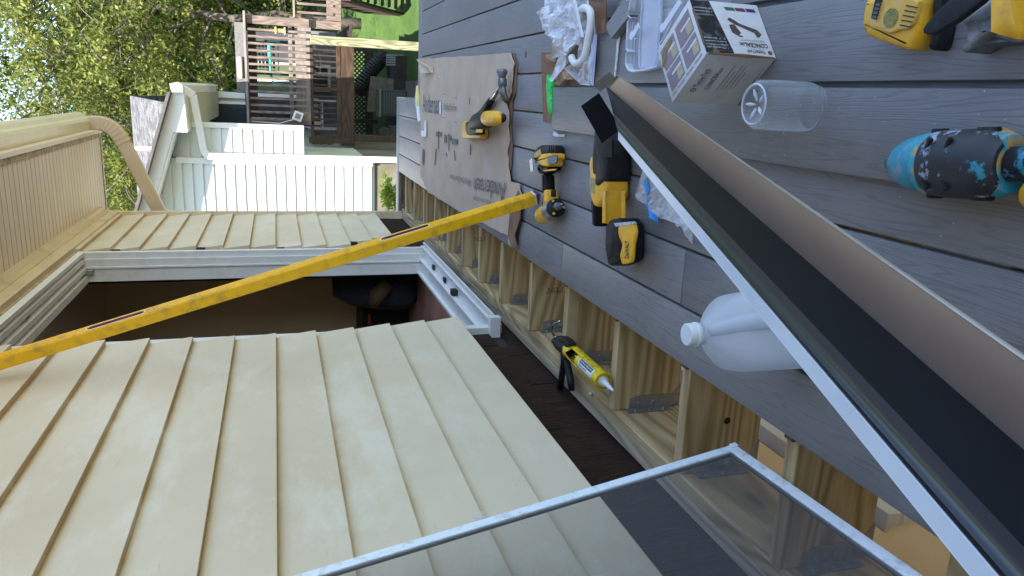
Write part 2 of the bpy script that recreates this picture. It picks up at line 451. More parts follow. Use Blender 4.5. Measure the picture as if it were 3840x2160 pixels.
# frieze, soffit, fascia, gutter
b = B()
b.prism([(-1.046, 2.165), (-.990, 2.165), (-.990, 2.235), (-.984, 2.235), (-.984, 2.275), (-.968, 2.283), (-.960, 2.303), (-1.046, 2.303)], 1, -2.6, 6.44)
b.build('frieze_board', M['trim'], house)
b = B(); b.box((-1.046, -2.6, 2.150), (-1.020, 6.3, 2.166)); b.build('flashing', M['grime'], house)
b = B(); b.box((-1.05, -2.8, 2.304), (-.412, 6.66, 2.315)); b.build('soffit', M['soffit'], house)
b = B(); b.box((-.448, -2.8, 2.298), (-.412, 6.66, 2.303)); b.box((-.44, 6.645, 2.298), (-1.05, 6.665, 2.33)); b.build('soffit_edge_strip', M['grime'], house)
b = B(); b.box((-.411, -2.8, 2.290), (-.385, 6.70, 2.47)); b.box((-1.05, 6.668, 2.30), (-.411, 6.69, 2.50)); b.build('fascia', M['fascia'], house)
gp = [(-.384, 2.345), (-.318, 2.345), (-.300, 2.365), (-.292, 2.395), (-.272, 2.42), (-.262, 2.45), (-.262, 2.475), (-.272, 2.475), (-.276, 2.45), (-.285, 2.425), (-.305, 2.40), (-.312, 2.37), (-.322, 2.355), (-.384, 2.355)]
b = B(); b.prism(gp, 1, -2.8, 6.74); b.prism([(-.383, 2.346), (-.319, 2.346), (-.296, 2.39), (-.266, 2.44), (-.266, 2.474), (-.383, 2.474)], 1, 6.741, 6.746)
b.build('gutter', M['gutter'], house)
# downspout: corrugated elbow, then the run back to the wall corner
def rect_sweep(b, pts, w, h, side=(0, 1, 0), n_rib=0):
    rings = []; s_ = Vector(side)
    for i, p in enumerate(pts):
        t = (Vector(pts[min(i + 1, len(pts) - 1)]) - Vector(pts[max(i - 1, 0)])).normalized()
        u = (s_ - s_.dot(t) * t).normalized(); v = t.cross(u)
        k = 1.0 + (0.045 if (n_rib and i % 2) else 0)
        c = .18; ww, hh = w / 2 * k, h / 2 * k
        pr = [(-1, -1 + c), (-1 + c, -1), (1 - c, -1), (1, -1 + c), (1, 1 - c), (1 - c, 1), (-1 + c, 1), (-1, 1 - c)]
        rings.append([Vector(p) + u * (a * ww) + v * (q * hh) for a, q in pr])
    b.loft(rings)
b = B(); a0 = Vector((-.335, 6.60, 2.35)); ctrl = [a0, a0 + Vector((0, 0, -.07)), a0 + Vector((-.02, 0, -.13)), a0 + Vector((-.075, 0, -.185)), a0 + Vector((-.15, 0, -.225))]
cp = crv([tuple(p) for p in ctrl], 5, False); rect_sweep(b, cp, .085, .105, n_rib=1)
e0 = ctrl[-1]; e1 = Vector((-1.12, 6.56, 1.86)); rect_sweep(b, [e0, e1], .078, .098)
rect_sweep(b, [e0 + (e1 - e0) * .02, e1], .05, .102)
b.build('downspout', M['spout'], house)
# corner board
b = B(); b.box((-1.05, 6.346, -.30), (-.985, 6.385, 2.165), .002); b.build('corner_board', M['trim'], house)
# roof
M['roof'] = mk('asphalt_shingle', (.20, .185, .175), .95, var=.4, vs=20)
b = B(); b.prism([(-.30, 2.478), (-5.2, 4.35), (-9.5, 2.7), (-9.5, 2.62), (-5.2, 4.25), (-.40, 2.45)], 1, -2.9, 6.75)
b.build('roof', M['roof'], house)
# unseen block shaped as a house wing, added behind the camera to shade the deck
b = B(); b.box((-9.0, -9.5, -1.8), (2.3, -3.0, 7.4)); b.prism([(-9.4, 7.38), (2.5, 7.38), (2.5, 8.6), (-2.2, 10.8), (-9.4, 7.5)], 1, -9.8, -2.75); b.build('added_shade_wing', M['trim'], house)
b = B(); b.prism([(-1.2, 2.36), (-5.2, 4.2), (-8.8, 2.7), (-8.8, 2.36)], 1, 6.30, 6.37); b.build('gable_wall', M['trim'], house)
# door frame in white vinyl: jambs, head and sill with their tracks
FY0, FY1, FZ0, FZ1 = 3.13, 4.86, .050, 2.115
b = B()
b.prism([(-.992, FY1), (-.992, FY1 - .040), (-1.030, FY1 - .040), (-1.030, FY1 - .052), (-1.075, FY1 - .052), (-1.075, FY1 - .060), (-1.085, FY1 - .060), (-1.085, FY1 - .052), (-1.165, FY1 - .052), (-1.165, FY1)], 2, FZ0, FZ1)
o = b.build('far_jamb', M['vinyl'], house); o.name = 'door_jamb'
b = B()
b.prism([(-1.02, FY0), (-1.02, FY0 + .052), (-1.165, FY0 + .052), (-1.165, FY0)], 2, FZ0, FZ1)
b.build('door_jamb', M['vinyl'], house)
b = B()
hp = [(-.992, FZ1), (-.992, FZ1 - .036), (-1.014, FZ1 - .036), (-1.014, FZ1 - .014), (-1.030, FZ1 - .014), (-1.030, FZ1 - .040), (-1.055, FZ1 - .040), (-1.055, FZ1 - .018), (-1.078, FZ1 - .018), (-1.078, FZ1 - .048), (-1.105, FZ1 - .048), (-1.105, FZ1 - .026), (-1.125, FZ1 - .026), (-1.125, FZ1 - .055), (-1.165, FZ1 - .055), (-1.165, FZ1)]
b.prism(hp, 1, FY0 + .001, FY1 - .041); b.build('door_head', M['vinyl'], house)
b = B()
spf = [(-.960, FZ0 + .004), (-.960, FZ0 + .016), (-.972, FZ0 + .016), (-.972, FZ0 + .008), (-.984, FZ0 + .008), (-.984, FZ0 + .030), (-.990, FZ0 + .030), (-.990, FZ0 + .012), (-1.062, FZ0 + .012), (-1.062, FZ0 + .048), (-1.070, FZ0 + .048), (-1.070, FZ0 + .034), (-1.150, FZ0 + .038), (-1.150, FZ0 + .058), (-1.165, FZ0 + .058), (-1.165, FZ0 - .02), (-.985, FZ0 - .02)]
b.prism(spf, 1, FY0 + .02, FY1 - .002)
b.box((-1.068, FY0 - .022, FZ0 - .02), (-.966, FY0 + .019, FZ0 + .032), .003)
b.build('door_sill', M['vinyl'], house)
for y in (4.45, 4.12, 3.83):
    b = B(); b.box((-1.058, y, FZ0 + .013), (-1.030 if y != 3.83 else -1.025, y + .045, FZ0 + .026 + (.02 if y == 3.83 else 0)), .003); b.build('sill_clip', M['black_rub'], house)
for lo, hi in (((-1.064, 3.70, 2.07), (-1.046, 3.73, 2.093)), ((-1.12, 4.79, 2.03), (-1.09, 4.807, 2.085))):
    b = B(); b.box(lo, hi, .002); b.build('roller_guide', M['galv'], house)
b = B(); b.box((-1.0, 3.12, .022), (-1.045, 4.96, .029), 0); b.build('sill_shim', M['grime'], house)
# room behind the frame
M['room'] = mk('beige_room_wall', (.62, .50, .33), .9, var=.04, vs=2)
M['floorply'] = mk('red_brown_plywood', (.34, .17, .12), .75, var=.35, vs=3, dirt=(.30, .2, .16), ds=8, damt=.5)
b = B(); b.box((-6.3, 6.22, -.1), (-1.2, 6.29, 2.34)); b.box((-4.4, 1.8, -.1), (-4.3, 6.22, 2.34)); b.box((-4.3, 1.8, -.1), (-1.2, 1.9, 2.34)); b.box((-4.3, 1.9, 2.28), (-1.2, 6.22, 2.34))
b.build('room_wall', M['room'], house)
b = B(); b.box((-4.3, 1.9, -.06), (-1.166, 6.22, .028)); b.build('room_floor', M['floorply'], house)
# basement wall and its window below the ledger
M['lowwall'] = mk('tan_lower_siding', (.58, .42, .25), .7, var=.08, vs=3, bump=.3, bs=90)
b = B()
z = -.300
b.box((-1.2, -2.6, -1.8), (-1.06, 6.38, -.302))
for i in range(10):
    b.prism([(-1.016, z - .150), (-1.032, z), (-1.06, z), (-1.06, z - .150)], 1, -2.6, 6.345); z -= .150
b.build('lower_siding', M['lowwall'], house)
w0 = B(); yA, yB = 1.335, 2.75; zt = -.482
w0.box((-1.03, yA, zt - .05), (-.985, yB, zt), .004); w0.box((-1.03, yA, zt - 1.0), (-.985, yA + .05, zt - .0505), .004); w0.box((-1.03, yB - .05, zt - 1.0), (-.985, yB, zt - .0505), .004)
w0.box((-1.03, yA - .012, zt + .001), (-.975, yB + .012, zt + .012), .002)
lw = w0.build('window', M['vinyl'], house)
b = B(); b.box((-1.029, yA + .05, zt - 1.0), (-1.012, yB - .05, zt - .0505)); b.build('pane', mk('dark_glass', (.02, .018, .015), .08), lw)
b = B(); b.box((-1.011, yA + .052, zt - .075), (-1.0, yB - .052, zt - .052)); b.build('sash', mk('brown_sash', (.16, .075, .04), .5), lw)

# ------------------------------------------------------------------ the deck we stand on
deck = thing('deck', 'grey composite deck with two boards missing along the cream wall', 'deck', (0.3, 3.0, -1.8))
S = [-.648 + .1490 * k for k in range(0, 16)]
def board(x0, x1, y0, y1, th=.025, z=0.0, mat=None, name='deck_board', par=deck):
    b = B(); b.box((x0, y0, z - th), (x1, y1, z), .0035, seg=2); return b.build(name, mat or M['deck'], par, auto=40)
j0 = gz(2106, 985).y; j1 = gz(2562, 1030).y
for k in range(0, 15):
    x0, x1 = S[k] + .003, S[k + 1] - .003
    ye = 6.352 if k < 3 else (5.30 if k == 3 else 5.356)
    if k == 0: board(x0, x1, -1.2, j0 - .001); board(x0, x1, j0 + .001, ye)
    elif k == 1: board(x0, x1, -1.2, j1 - .001); board(x0, x1, j1 + .001, ye)
    elif x0 < 1.5: board(x0, x1, -1.2, ye)
board(-.2055, -.1845, 5.305, 6.352); board(-.1805, -.036, 5.305, 6.352)
board(-1.0, -.036, 6.357, 6.500, name='border_board'); board(-.033, 1.57, 5.361, 5.500, name='border_board')
b = B(); b.box((-1.0, 6.4765, -.24), (-.037, 6.4995, -.0265), .002); b.build('fascia_board', M['deck'], deck)
b = B(); b.box((-.034, 5.477, -.24), (1.57, 5.499, -.0265), .002); b.build('fascia_board', M['deck'], deck)
b = B(); b.box((-.060, 5.50, -.24), (-.037, 6.476, -.0265), .002); b.build('fascia_board', M['deck'], deck)
JY = [6.17, 5.77, 5.36, 4.957, 4.552, 4.151, 3.765, 3.354, 2.912, 2.500, 2.063, 1.633, 1.203, .79, .38, -.03, -.44]
for y in JY:
    b = B(); b.box((-.9605, y - .038, -.262), (1.55 if y < 5.3 else -.062, y, -.0265), .002); b.build('joist', M['joist'], deck)
    # joist hanger with its bolts
    b = B(); yf = y - .0385
    b.prism([(-.959, -.262), (-.959, -.085), (-.925, -.085), (-.915, -.11), (-.915, -.235), (-.880, -.262)], 1, yf - .0018, yf)
    b.box((-.9602, yf - .032, -.225), (-.9582, yf - .0018, -.07)); b.box((-.959, yf - .0018, -.2645), (-.88, y + .002, -.2625))
    for zz in (-.115, -.165):
        b.lathe([(0, .0085), (.006, .0085), (.0075, .006)], (-.938, yf - .002, zz), (0, -1, 0), 6)
    for zz in (-.10, -.15, -.2): b.lathe([(0, .006), (.004, .006)], (-.958, yf - .018, zz), (1, 0, 0), 6)
    b.build('joist_hanger', M['galv'], deck)
b = B(); b.box((-1.0475, -1.5, -.27), (-1.0055, 6.476, -.0305), .003); b.build('ledger_board', M['ledger_top'], deck)
b = B(); b.box((-1.0045, -1.5, -.272), (-.9615, 6.476, -.0290), .003); b.build('ledger_board', M['ledger'], deck)
b = B(); b.box((1.552, -1.5, -.262), (1.59, 5.47, -.0265)); b.box((-.961, 6.438, -.262), (-.06, 6.475, -.0265)); b.box((-.06, 5.438, -.262), (1.55, 5.475, -.0265)); b.build('rim_joist', M['joist'], deck)
p = onp(2727, 1578, 1, 1.5945); b = B(); b.lathe([(0, .010), (.0012, .009), (.0016, .003)], p, (0, -1, 0), 14); b.build('knot_hole', M['dark'], deck)
for x, y in ((1.45, 5.3), (1.45, 1.5), (-.25, 6.35)):
    b = B(); b.box((x - .07, y - .07, -1.8), (x + .07, y + .07, -.263), .004); b.build('post', M['joist'], deck)
for y in JY[2:13]:
    b = B(); b.box((-.662, y - .030, -.034), (-.646, y - .004, -.016), .001); b.build('edge_clip', mk('brown_clip', (.12, .07, .055), .6), deck)
# ------------------------------------------------------------------ neighbouring house
M['wht'] = mk('white_vinyl_siding', (.62, .66, .64), .45, var=.03, vs=1.5)
M['whtrim'] = mk('white_trim_paint', (.72, .73, .70), .45, var=.02)
nb = thing('neighbour_house', 'white lap sided house beyond the deck with low gable and dark blue door', 'house', (-1.5, 12, -1.8))
def laps(b, axis, plane, a0, a1, z0, z1, pit=.121, out=-1, clip=None):
    """lap siding on a wall facing -y (axis 1) or +x (axis 0)"""
    z = z0
    while z < z1 - .01:
        zt = min(z + pit, z1); lo, hi = a0, a1
        if axis == 1:
            b.prism([(plane, z), (plane + .026, zt), (plane + .05, zt), (plane + .05, z)], 0, lo, hi) if clip is None else clip(b, z, zt, lo, hi)
        else: b.prism([(plane, z), (plane - .016, zt), (plane - .05, zt), (plane - .05, z)], 1, lo, hi)
        z = zt
# near gable wall (facing us) x<-.885 at y=10, under the rake line
def rakez(x): return 2.106 + (x + .124) * (2.49 - 2.106) / (-1.314 + .124)
b = B(); z = -.20
while z < 4.0:
    zt = z + .121
    # course runs left from the corner (or from where the rake cuts it)
    xr = -.900
    zcut = 2.03
    if z > zcut: xr = min(xr, -.124 - (z - 1.95) / ((2.49 - 2.106) / 1.19))
    if xr > -5.9:
        # prism in (y,z) extruded in x
        b.prism([(10.0, z), (10.028, zt), (10.06, zt), (10.06, z)], 0, -6.0, xr)
    z = zt
b.build('siding', M['wht'], nb)
b = B(); b.box((-6, 10.06, -.25), (-.90, 10.2, 2.35)); b.prism([(-.9, 2.3), (-5.6, 3.8), (-6, 3.8), (-6, 2.3)], 1, 10.06, 10.2); b.build('wall', M['wht'], nb)
b = B(); b.box((-.960, 9.985, -.22), (-.885, 10.06, 2.16), .004); b.build('corner_board', M['whtrim'], nb)
# +x face running back
b = B(); laps(b, 0, -.90, 10.06, 15.0, -.20, .56); b.build('side_siding', mk('green_white_siding', (.50, .53, .40), .5, var=.25, vs=1.4), nb)
b = B(); b.box((-1.2, 10.2, -.25), (-.955, 15, 2.2)); b.build('side_wall', M['wht'], nb)
b = B(); b.box((-.930, 13.2, .05), (-.888, 14.4, .40), .003); b.build('basement_window', mk('olive_window', (.10, .11, .05), .3), nb)
b = B(); b.box((-6, 10.08, -1.9), (-.93, 15, -.22)); b.build('foundation', mk('old_concrete', (.15, .135, .105), .95, var=.3, vs=3, bump=.5, bs=40), nb)
# recessed bay between x -.9 and -.52 at y 11.2
YB = 10.05
b = B(); laps(b, 1, YB, -.884, -.525, .665, 2.2); b.build('bay_siding', M['wht'], nb)
b = B(); b.box((-.884, YB + .055, .64), (-.50, 11.0, 2.16)); b.build('bay_wall', M['wht'], nb)
b = B(); b.box((-.524, YB - .012, .64), (-.465, YB + .06, 2.04), .004); b.build('corner_board', M['whtrim'], nb)
b = B(); b.box((-.884, YB - .008, .645), (-.525, YB + .08, .664), .003); b.build('bay_skirt', M['whtrim'], nb)
# rake board, eave box, roof of the near gable
sl = (2.49 - 2.106) / (-1.314 + .124)
def rk(x, dz=0): return 2.106 + (x + .124) * sl + dz
b = B(); b.prism([(-.124, rk(-.124)), (-6, rk(-6)), (-6, rk(-6) - .13), (-.124, rk(-.124) - .13)], 1, 9.58, 9.615); b.build('rake_board', M['whtrim'], nb)
b = B(); b.prism([(-.124, rk(-.124) - .132), (-6, rk(-6) - .132), (-6, rk(-6) - .145), (-.124, rk(-.124) - .145)], 1, 9.60, 9.999); b.build('rake_soffit', M['whtrim'], nb)
b = B(); b.prism([(-.110, rk(-.11, .035)), (-6, rk(-6, .035)), (-6, rk(-6, .002)), (-.110, rk(-.11, .002))], 1, 9.42, 15.0); b.build('gable_roof', mk('dark_roof_edge', (.09, .085, .085), .9, var=.3, vs=30), nb)
b = B(); b.prism([(-.13, 1.98), (-.13, 2.10), (-.56, 2.235), (-.56, 1.965)], 1, 9.57, 9.99); b.build('eave_return', M['whtrim'], nb)
b = B(); b.box((-.56, 9.98, 1.965), (-.13, 15.0, 1.995)); b.build('eave_soffit', mk('cream_soffit', (.5, .47, .34), .6, var=.1, vs=4), nb)
b = B(); b.prism([(-.125, 2.10), (-.02, 2.12), (-.0, 2.03), (-.03, 1.99), (-.125, 1.985)], 1, 9.55, 15.0); b.build('gutter', M['whtrim'], nb)
b = B(); rect_sweep(b, [Vector(p) for p in crv([(-.07, 9.75, 2.06), (-.08, 9.75, 1.99), (-.14, 9.78, 1.90)], 5, False)], .07, .085, (0, 1, 0), 1)
rect_sweep(b, [(-.14, 9.78, 1.90), (-.80, 9.95, 1.83)], .06, .08)
rect_sweep(b, [Vector(p) for p in crv([(-.79, 9.95, 1.832), (-.85, 9.955, 1.80), (-.862, 9.955, 1.75), (-.862, 9.955, 1.68)], 5, False)], .065, .08, (0, 1, 0), 1)
rect_sweep(b, [(-.862, 9.955, 1.70), (-.862, 9.955, -.62)], .06, .075)
b.build('downspout', mk('bright_white_paint', (.72, .73, .70), .4, var=.02), nb)
# rear wing: wall at y=15 with door, trim and a roof above it
b = B(); laps(b, 1, 15.0, -.95, -.19, .3, 2.45); b.build('wing_siding', mk('cream_white_siding', (.50, .48, .40), .5, var=.04), nb)
b = B(); b.box((-3, 15.06, .3), (-.17, 20, 2.35)); b.box((-3, 15.4, -1.8), (-1.25, 20, .299)); b.build('wing_wall', M['wht'], nb)
b = B(); b.box((-.24, 14.965, .3), (-.145, 15.05, 2.35), .004); b.box((-.95, 14.96, 2.17), (-.24, 14.999, 2.25), .003); b.build('wing_trim', M['whtrim'], nb)
dn = B(); dn.box((-.74, 14.93, .30), (-.345, 14.975, 2.10), .004); dn.build('door', mk('navy_door', (.012, .018, .035), .28, var=.2), nb)
dp = [o for o in nb.children if o.name.startswith('door')][-1]
b = B(); b.box((-.344, 14.92, .30), (-.30, 14.985, 2.13), .003); b.box((-.76, 14.92, 2.101), (-.345, 14.985, 2.135), .003); b.build('door_frame', M['whtrim'], dp)
b = B(); b.box((-.68, 14.922, 1.2), (-.40, 14.929, 1.95), .003); b.build('door_panel', mk('navy_panel', (.02, .028, .05), .15), dp)
b = B(); b.prism([(11.6, 2.49), (15.2, 3.46), (19, 2.4), (19, 2.35), (15.2, 3.39), (11.6, 2.44)], 0, -5.0, -.275)
def m_shroof():
    t = NT('grey_shingle_roof'); br = t.n('ShaderNodeTexBrick'); 
    sep = t.n('ShaderNodeSeparateXYZ'); t.L(t.n('ShaderNodeNewGeometry').outputs['Position'], sep.inputs[0]); cb = t.n('ShaderNodeCombineXYZ'); t.L(sep.outputs[0], cb.inputs[0]); t.L(t.math('MULTIPLY', sep.outputs[1], 1.03), cb.inputs[1]); t.L(cb.outputs[0], br.inputs['Vector'])
    br.inputs['Scale'].default_value = 1.0; br.inputs['Brick Width'].default_value = .10; br.inputs['Row Height'].default_value = .14; br.inputs['Mortar Size'].default_value = .004
    br.inputs['Color1'].default_value = (.07, .068, .07, 1); br.inputs['Color2'].default_value = (.17, .165, .16, 1); br.inputs['Mortar'].default_value = (.07, .065, .07, 1); br.offset = .37
    t.col(br.outputs['Color']); t.p.inputs['Roughness'].default_value = .95; return t.m
b.build('roof', m_shroof(), nb)
b = B(); b.box((-3, 11.8, 2.1), (-.34, 11.9, 2.44)); b.box((-3, 11.9, 2.1), (-.34, 15, 2.5)); b.build('upper_wall', M['whtrim'], nb)
b = B(); b.lathe([(0, .035), (.30, .035), (.31, .05), (.33, .05)], (-1.02, 12.9, 2.78), (0, 0, 1), 12); b.build('vent_pipe', M['whtrim'], nb)
# two wall lanterns
M['blk'] = mk('black_metal', (.012, .012, .013), .4)
def lantern(c):
    b = B(); x, y, z = c
    b.box((x - .05, y - .10, z - .09), (x + .05, y, z + .07), .006); b.lathe([(0, .075), (.06, .02)], (x, y - .05, z + .07), (0, 0, 1), 8); b.tube([(x, y - .05, z + .12), (x - .03, y - .02, z + .2), (x - .07, y + .02, z + .17), (x - .06, y + .04, z + .1)], .008, 6)
    o = b.build('wall_lantern', M['blk'], nb)
    b = B()
    for sx in (-1, 1):
        for sz in (-1, 1): b.box((x + sx * .022 - .017, y - .103, z - .01 + sz * .035 - .028), (x + sx * .022 + .017, y - .1005, z - .01 + sz * .035 + .028))
    b.build('lantern_glass', mk('lantern_glass', (.42, .40, .32), .2), o)
lantern((-.60, 14.6, 2.17)); lantern((-.05, 14.98, 2.03))

# ------------------------------------------------------------------ neighbour's two level deck
M['oldwood'] = m_wood('weathered_deck_wood', (.11, .07, .052), (.21, .145, .12), 'z', False, .15)
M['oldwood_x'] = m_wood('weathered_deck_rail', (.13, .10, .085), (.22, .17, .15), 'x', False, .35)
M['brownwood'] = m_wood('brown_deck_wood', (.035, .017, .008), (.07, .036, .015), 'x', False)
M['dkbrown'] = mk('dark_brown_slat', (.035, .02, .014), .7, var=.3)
nd = thing('neighbour_deck', 'weathered brown two level deck with railings on the white house', 'deck', (.3, 13, -1.8))
YD = 12.5
def part(nm, lo, hi, mat, bev=.003, par=nd):
    b = B(); b.box(lo, hi, bev); return b.build(nm, mat, par)
part('rail_cap', (-.56, YD - .13, 1.365), (1.07, YD + .09, 1.40), M['oldwood_x'])
part('rail_board', (-.55, YD + .035, 1.23), (.98, YD + .07, 1.35), M['dkbrown'])
part('rim_board', (-.56, YD, .42), (1.02, YD + .04, .66), M['oldwood_x'])
for k in range(16):
    x = -.50 + k * .1 * 1.0
    if x < .90: part('baluster', (x, YD - .12, .50), (x + .034, YD - .086, 1.34), M['oldwood'])
part('railing_post', (.90, YD - .045, .45), (1.02, YD + .05, 1.36), M['oldwood'])
part('railing_post', (-.56, YD - .01, .30), (-.505, YD + .07, 1.36), M['oldwood'])
part('bottom_rail', (-.55, YD + .045, .70), (.90, YD + .08, .76), M['oldwood_x'])
# lower right railing
part('rail_cap', (1.03, YD - .03, .65), (2.6, YD + .06, .68), M['oldwood_x'])
for k in range(8): part('baluster', (1.10 + k * .125, YD - .0, .08), (1.135 + k * .125, YD + .03, .645), M['oldwood'])
part('rim_board', (1.03, YD + .03, -.04), (2.6, YD + .07, .18), M['oldwood'])
part('railing_post', (.90, YD + .055, -.04), (1.02, YD + .12, .66), M['oldwood'])
part('upper_floor', (-.55, YD + .09, .46), (1.0, 15.0, .50), M['oldwood_x'])
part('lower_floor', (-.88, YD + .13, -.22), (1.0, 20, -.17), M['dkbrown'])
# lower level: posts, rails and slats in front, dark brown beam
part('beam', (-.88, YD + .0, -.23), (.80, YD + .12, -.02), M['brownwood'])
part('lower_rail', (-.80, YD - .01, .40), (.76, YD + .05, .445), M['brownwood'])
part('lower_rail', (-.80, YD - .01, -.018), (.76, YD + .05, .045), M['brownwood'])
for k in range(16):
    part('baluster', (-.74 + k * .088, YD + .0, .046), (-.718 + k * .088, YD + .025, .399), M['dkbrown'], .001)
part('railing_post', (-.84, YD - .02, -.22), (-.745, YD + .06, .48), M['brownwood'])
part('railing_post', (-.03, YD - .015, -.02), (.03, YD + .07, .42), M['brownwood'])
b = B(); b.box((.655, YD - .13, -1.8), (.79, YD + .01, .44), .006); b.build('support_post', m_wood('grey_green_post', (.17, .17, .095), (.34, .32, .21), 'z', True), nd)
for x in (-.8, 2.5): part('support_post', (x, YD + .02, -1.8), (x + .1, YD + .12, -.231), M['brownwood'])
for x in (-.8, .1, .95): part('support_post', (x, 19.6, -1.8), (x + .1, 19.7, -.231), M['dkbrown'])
# window with white frame seen through the lower slats, on the wall behind
b = B(); b.box((-.9, 15.3, -.17), (1.05, 15.35, .45)); b.build('back_wall', mk('grey_block_wall', (.15, .15, .16), .9, var=.2), nd)
b = B(); b.box((-.05, 15.2, -.05), (.45, 15.28, .0), 0); b.box((-.05, 15.2, .40), (.45, 15.28, .449), 0); b.box((-.05, 15.2, .001), (0, 15.28, .399), 0); b.box((.40, 15.2, .001), (.45, 15.28, .399), 0)
wo_ = b.build('window', M['whtrim'], nd)
b = B(); b.box((.001, 15.26, .001), (.399, 15.28, .399)); b.build('pane', mk('dim_glass', (.05, .055, .05), .1), wo_)
# upper level back wall: tall windows
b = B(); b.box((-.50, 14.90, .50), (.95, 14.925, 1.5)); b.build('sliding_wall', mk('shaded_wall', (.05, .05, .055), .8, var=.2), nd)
b = B()
for x in (-.16, .12, .40): b.box((x - .03, 14.84, .55), (x + .03, 14.90, 1.33), .003)
b.box((-.19, 14.85, 1.331), (.43, 14.90, 1.39), .003); b.build('window_frame', M['whtrim'], nd)
b = B(); b.box((-.13, 14.88, .6), (.37, 14.895, 1.33)); b.build('window_pane', mk('green_reflecting_glass', (.10, .13, .07), .06), nd)
part('privacy_board', (-.12, YD + .25, 1.40), (.93, YD + .9, 1.54), mk('grey_weathered_boards', (.15, .145, .14), .9, var=.2, vs=20))
part('awning_roll', (.10, YD + .15, 1.44), (.42, YD + .24, 1.52), mk('cream_awning', (.6, .56, .40), .6), .02)
# lattice at the back of the open space under the deck
b = B(); YL = 20.2
def lat(x0, x1, z0, z1, st=.115, w=.035):
    n = int((x1 - x0 + z1 - z0) / st) + 1
    for s in (1, -1):
        for k in range(n):
            c = k * st
            if s == 1: a = (x0 + max(0, c - (z1 - z0)), z0 + min(c, z1 - z0)); e = (x0 + min(c, x1 - x0), z0 + max(0, c - (x1 - x0)))
            else: a = (x1 - max(0, c - (z1 - z0)), z0 + min(c, z1 - z0)); e = (x1 - min(c, x1 - x0), z0 + max(0, c - (x1 - x0)))
            if (Vector(a) - Vector(e)).length > .05: b.bar((a[0], YL + s * .012, a[1]), (e[0], YL + s * .012, e[1]), w, .01, (0, 1, 0))
lat(-1.1, -.02, -1.25, -.24); lat(.06, 1.15, -1.25, -.24)
b.build('lattice', M['dkbrown'], nd)
b = B(); b.box((-1.1, YL - .05, -1.85), (1.3, YL + .04, -1.25)); b.box((-.02, YL - .06, -1.85), (.06, YL + .03, -.23)); b.build('lattice_frame', M['dkbrown'], nd)
# stairs down to the lawn
st = B()
for k in range(11):
    z = .0 - k * .165; y = 15.6 + k * .18; st.box((1.72 + k * 0, y, z - .55), (2.35, y + .22, z - .51))
st.build('stair_treads', M['dkbrown'], nd)
b = B()
for x in (1.68, 2.36): b.bar((x, 15.5, -.35), (x, 17.7, -2.0 + .15), .05, .26)
b.bar((1.68, 15.5, .5), (1.68, 17.7, -1.0), .05, .09); b.bar((2.36, 15.5, .5), (2.36, 17.7, -1.0), .05, .09)
for k in range(7):
    f = k / 6; b.box((1.66, 15.5 + 2.2 * f, -.35 - 1.5 * f), (1.70, 15.54 + 2.2 * f, .5 - 1.5 * f))
b.build('stair_stringers', M['dkbrown'], nd)

# ------------------------------------------------------------------ things around that deck
def simple_chair(nm, lab, x, y, z, mat, grp=None, w=.5, h=.85, mesh=None):
    c = thing(nm, lab, 'chair', (x, y, z), grp)
    b = B()
    for sx in (-1, 1):
        b.tube([(x + sx * w / 2, y - .25, z), (x + sx * w / 2, y - .25, z + .6), (x + sx * w / 2, y + .2, z + .62)], .017, 6)
        b.tube([(x + sx * w / 2, y + .25, z), (x + sx * w / 2, y + .2, z + .42), (x + sx * w / 2, y + .33, z + h)], .017, 6)
    b.tube([(x - w / 2, y + .33, z + h), (x + w / 2, y + .33, z + h)], .017, 6); b.build('frame', mat, c)
    b = B(); b.box((x - w / 2 + .01, y - .22, z + .40), (x + w / 2 - .01, y + .2, z + .425), .005); b.build('seat', mat, c)
    b = B()
    if mesh:
        for i in range(7):
            for j in range(7): b.lathe([(0, .026), (.006, .026)], (x - w / 2 + .05 + i * .065, y + .26 + j * .008, z + .48 + j * .055), (0, 1, 0), 6)
    else:
        for i in range(5): b.box((x - w / 2 + .04 + i * .1, y + .25, z + .45), (x - w / 2 + .09 + i * .1, y + .27, z + h), .004)
    b.build('backrest', mesh or mat, c); return c
M['wplastic'] = mk('white_resin', (.6, .62, .68), .4)
simple_chair('patio_chair', 'white resin chair behind brown slats nearest the sunlit post', .42, 13.6, -.17, M['wplastic'], None, .4, .72)
simple_chair('patio_chair', 'white resin chair behind brown slats beside the white siding corner', -.42, 13.2, -.17, M['wplastic'], None, .45, .7)
M['green'] = mk('dark_green_metal', (.012, .05, .045), .4)
simple_chair('garden_chair', 'dark green patterned metal chair behind the weathered upper railing', .45, 13.3, .50, M['green'], None, .5, .95, M['green'])
b = B(); b.box((.22, 13.0, 1.02), (.66, 13.12, 1.07), .01); b.tube([(.0, 13.1, .5), (.05, 13.1, 1.0), (.3, 13.1, 1.06)], .02, 6)
tag(b.build('folding_table', mk('teal_plastic', (.08, .42, .38), .4), loc=(.4, 13.1, .5)), 'small teal folding table top behind the weathered railing', 'table')
# bird feeder on the rail
bf = thing('bird_feeder', 'small yellow bird feeder hanging on the sunlit railing post', 'feeder', (.83, YD - .1, .78))
M['yel'] = mk('pale_yellow_plastic', (.66, .62, .22), .4)
b = B(); b.box((.77, YD - .16, .80), (.87, YD - .06, .82), .004); b.box((.77, YD - .16, .93), (.87, YD - .06, .95), .004); b.build('tray', M['yel'], bf)
b = B(); b.box((.79, YD - .14, .821), (.85, YD - .08, .929), .006); b.build('hopper', mk('feeder_wood', (.30, .2, .12), .6), bf)
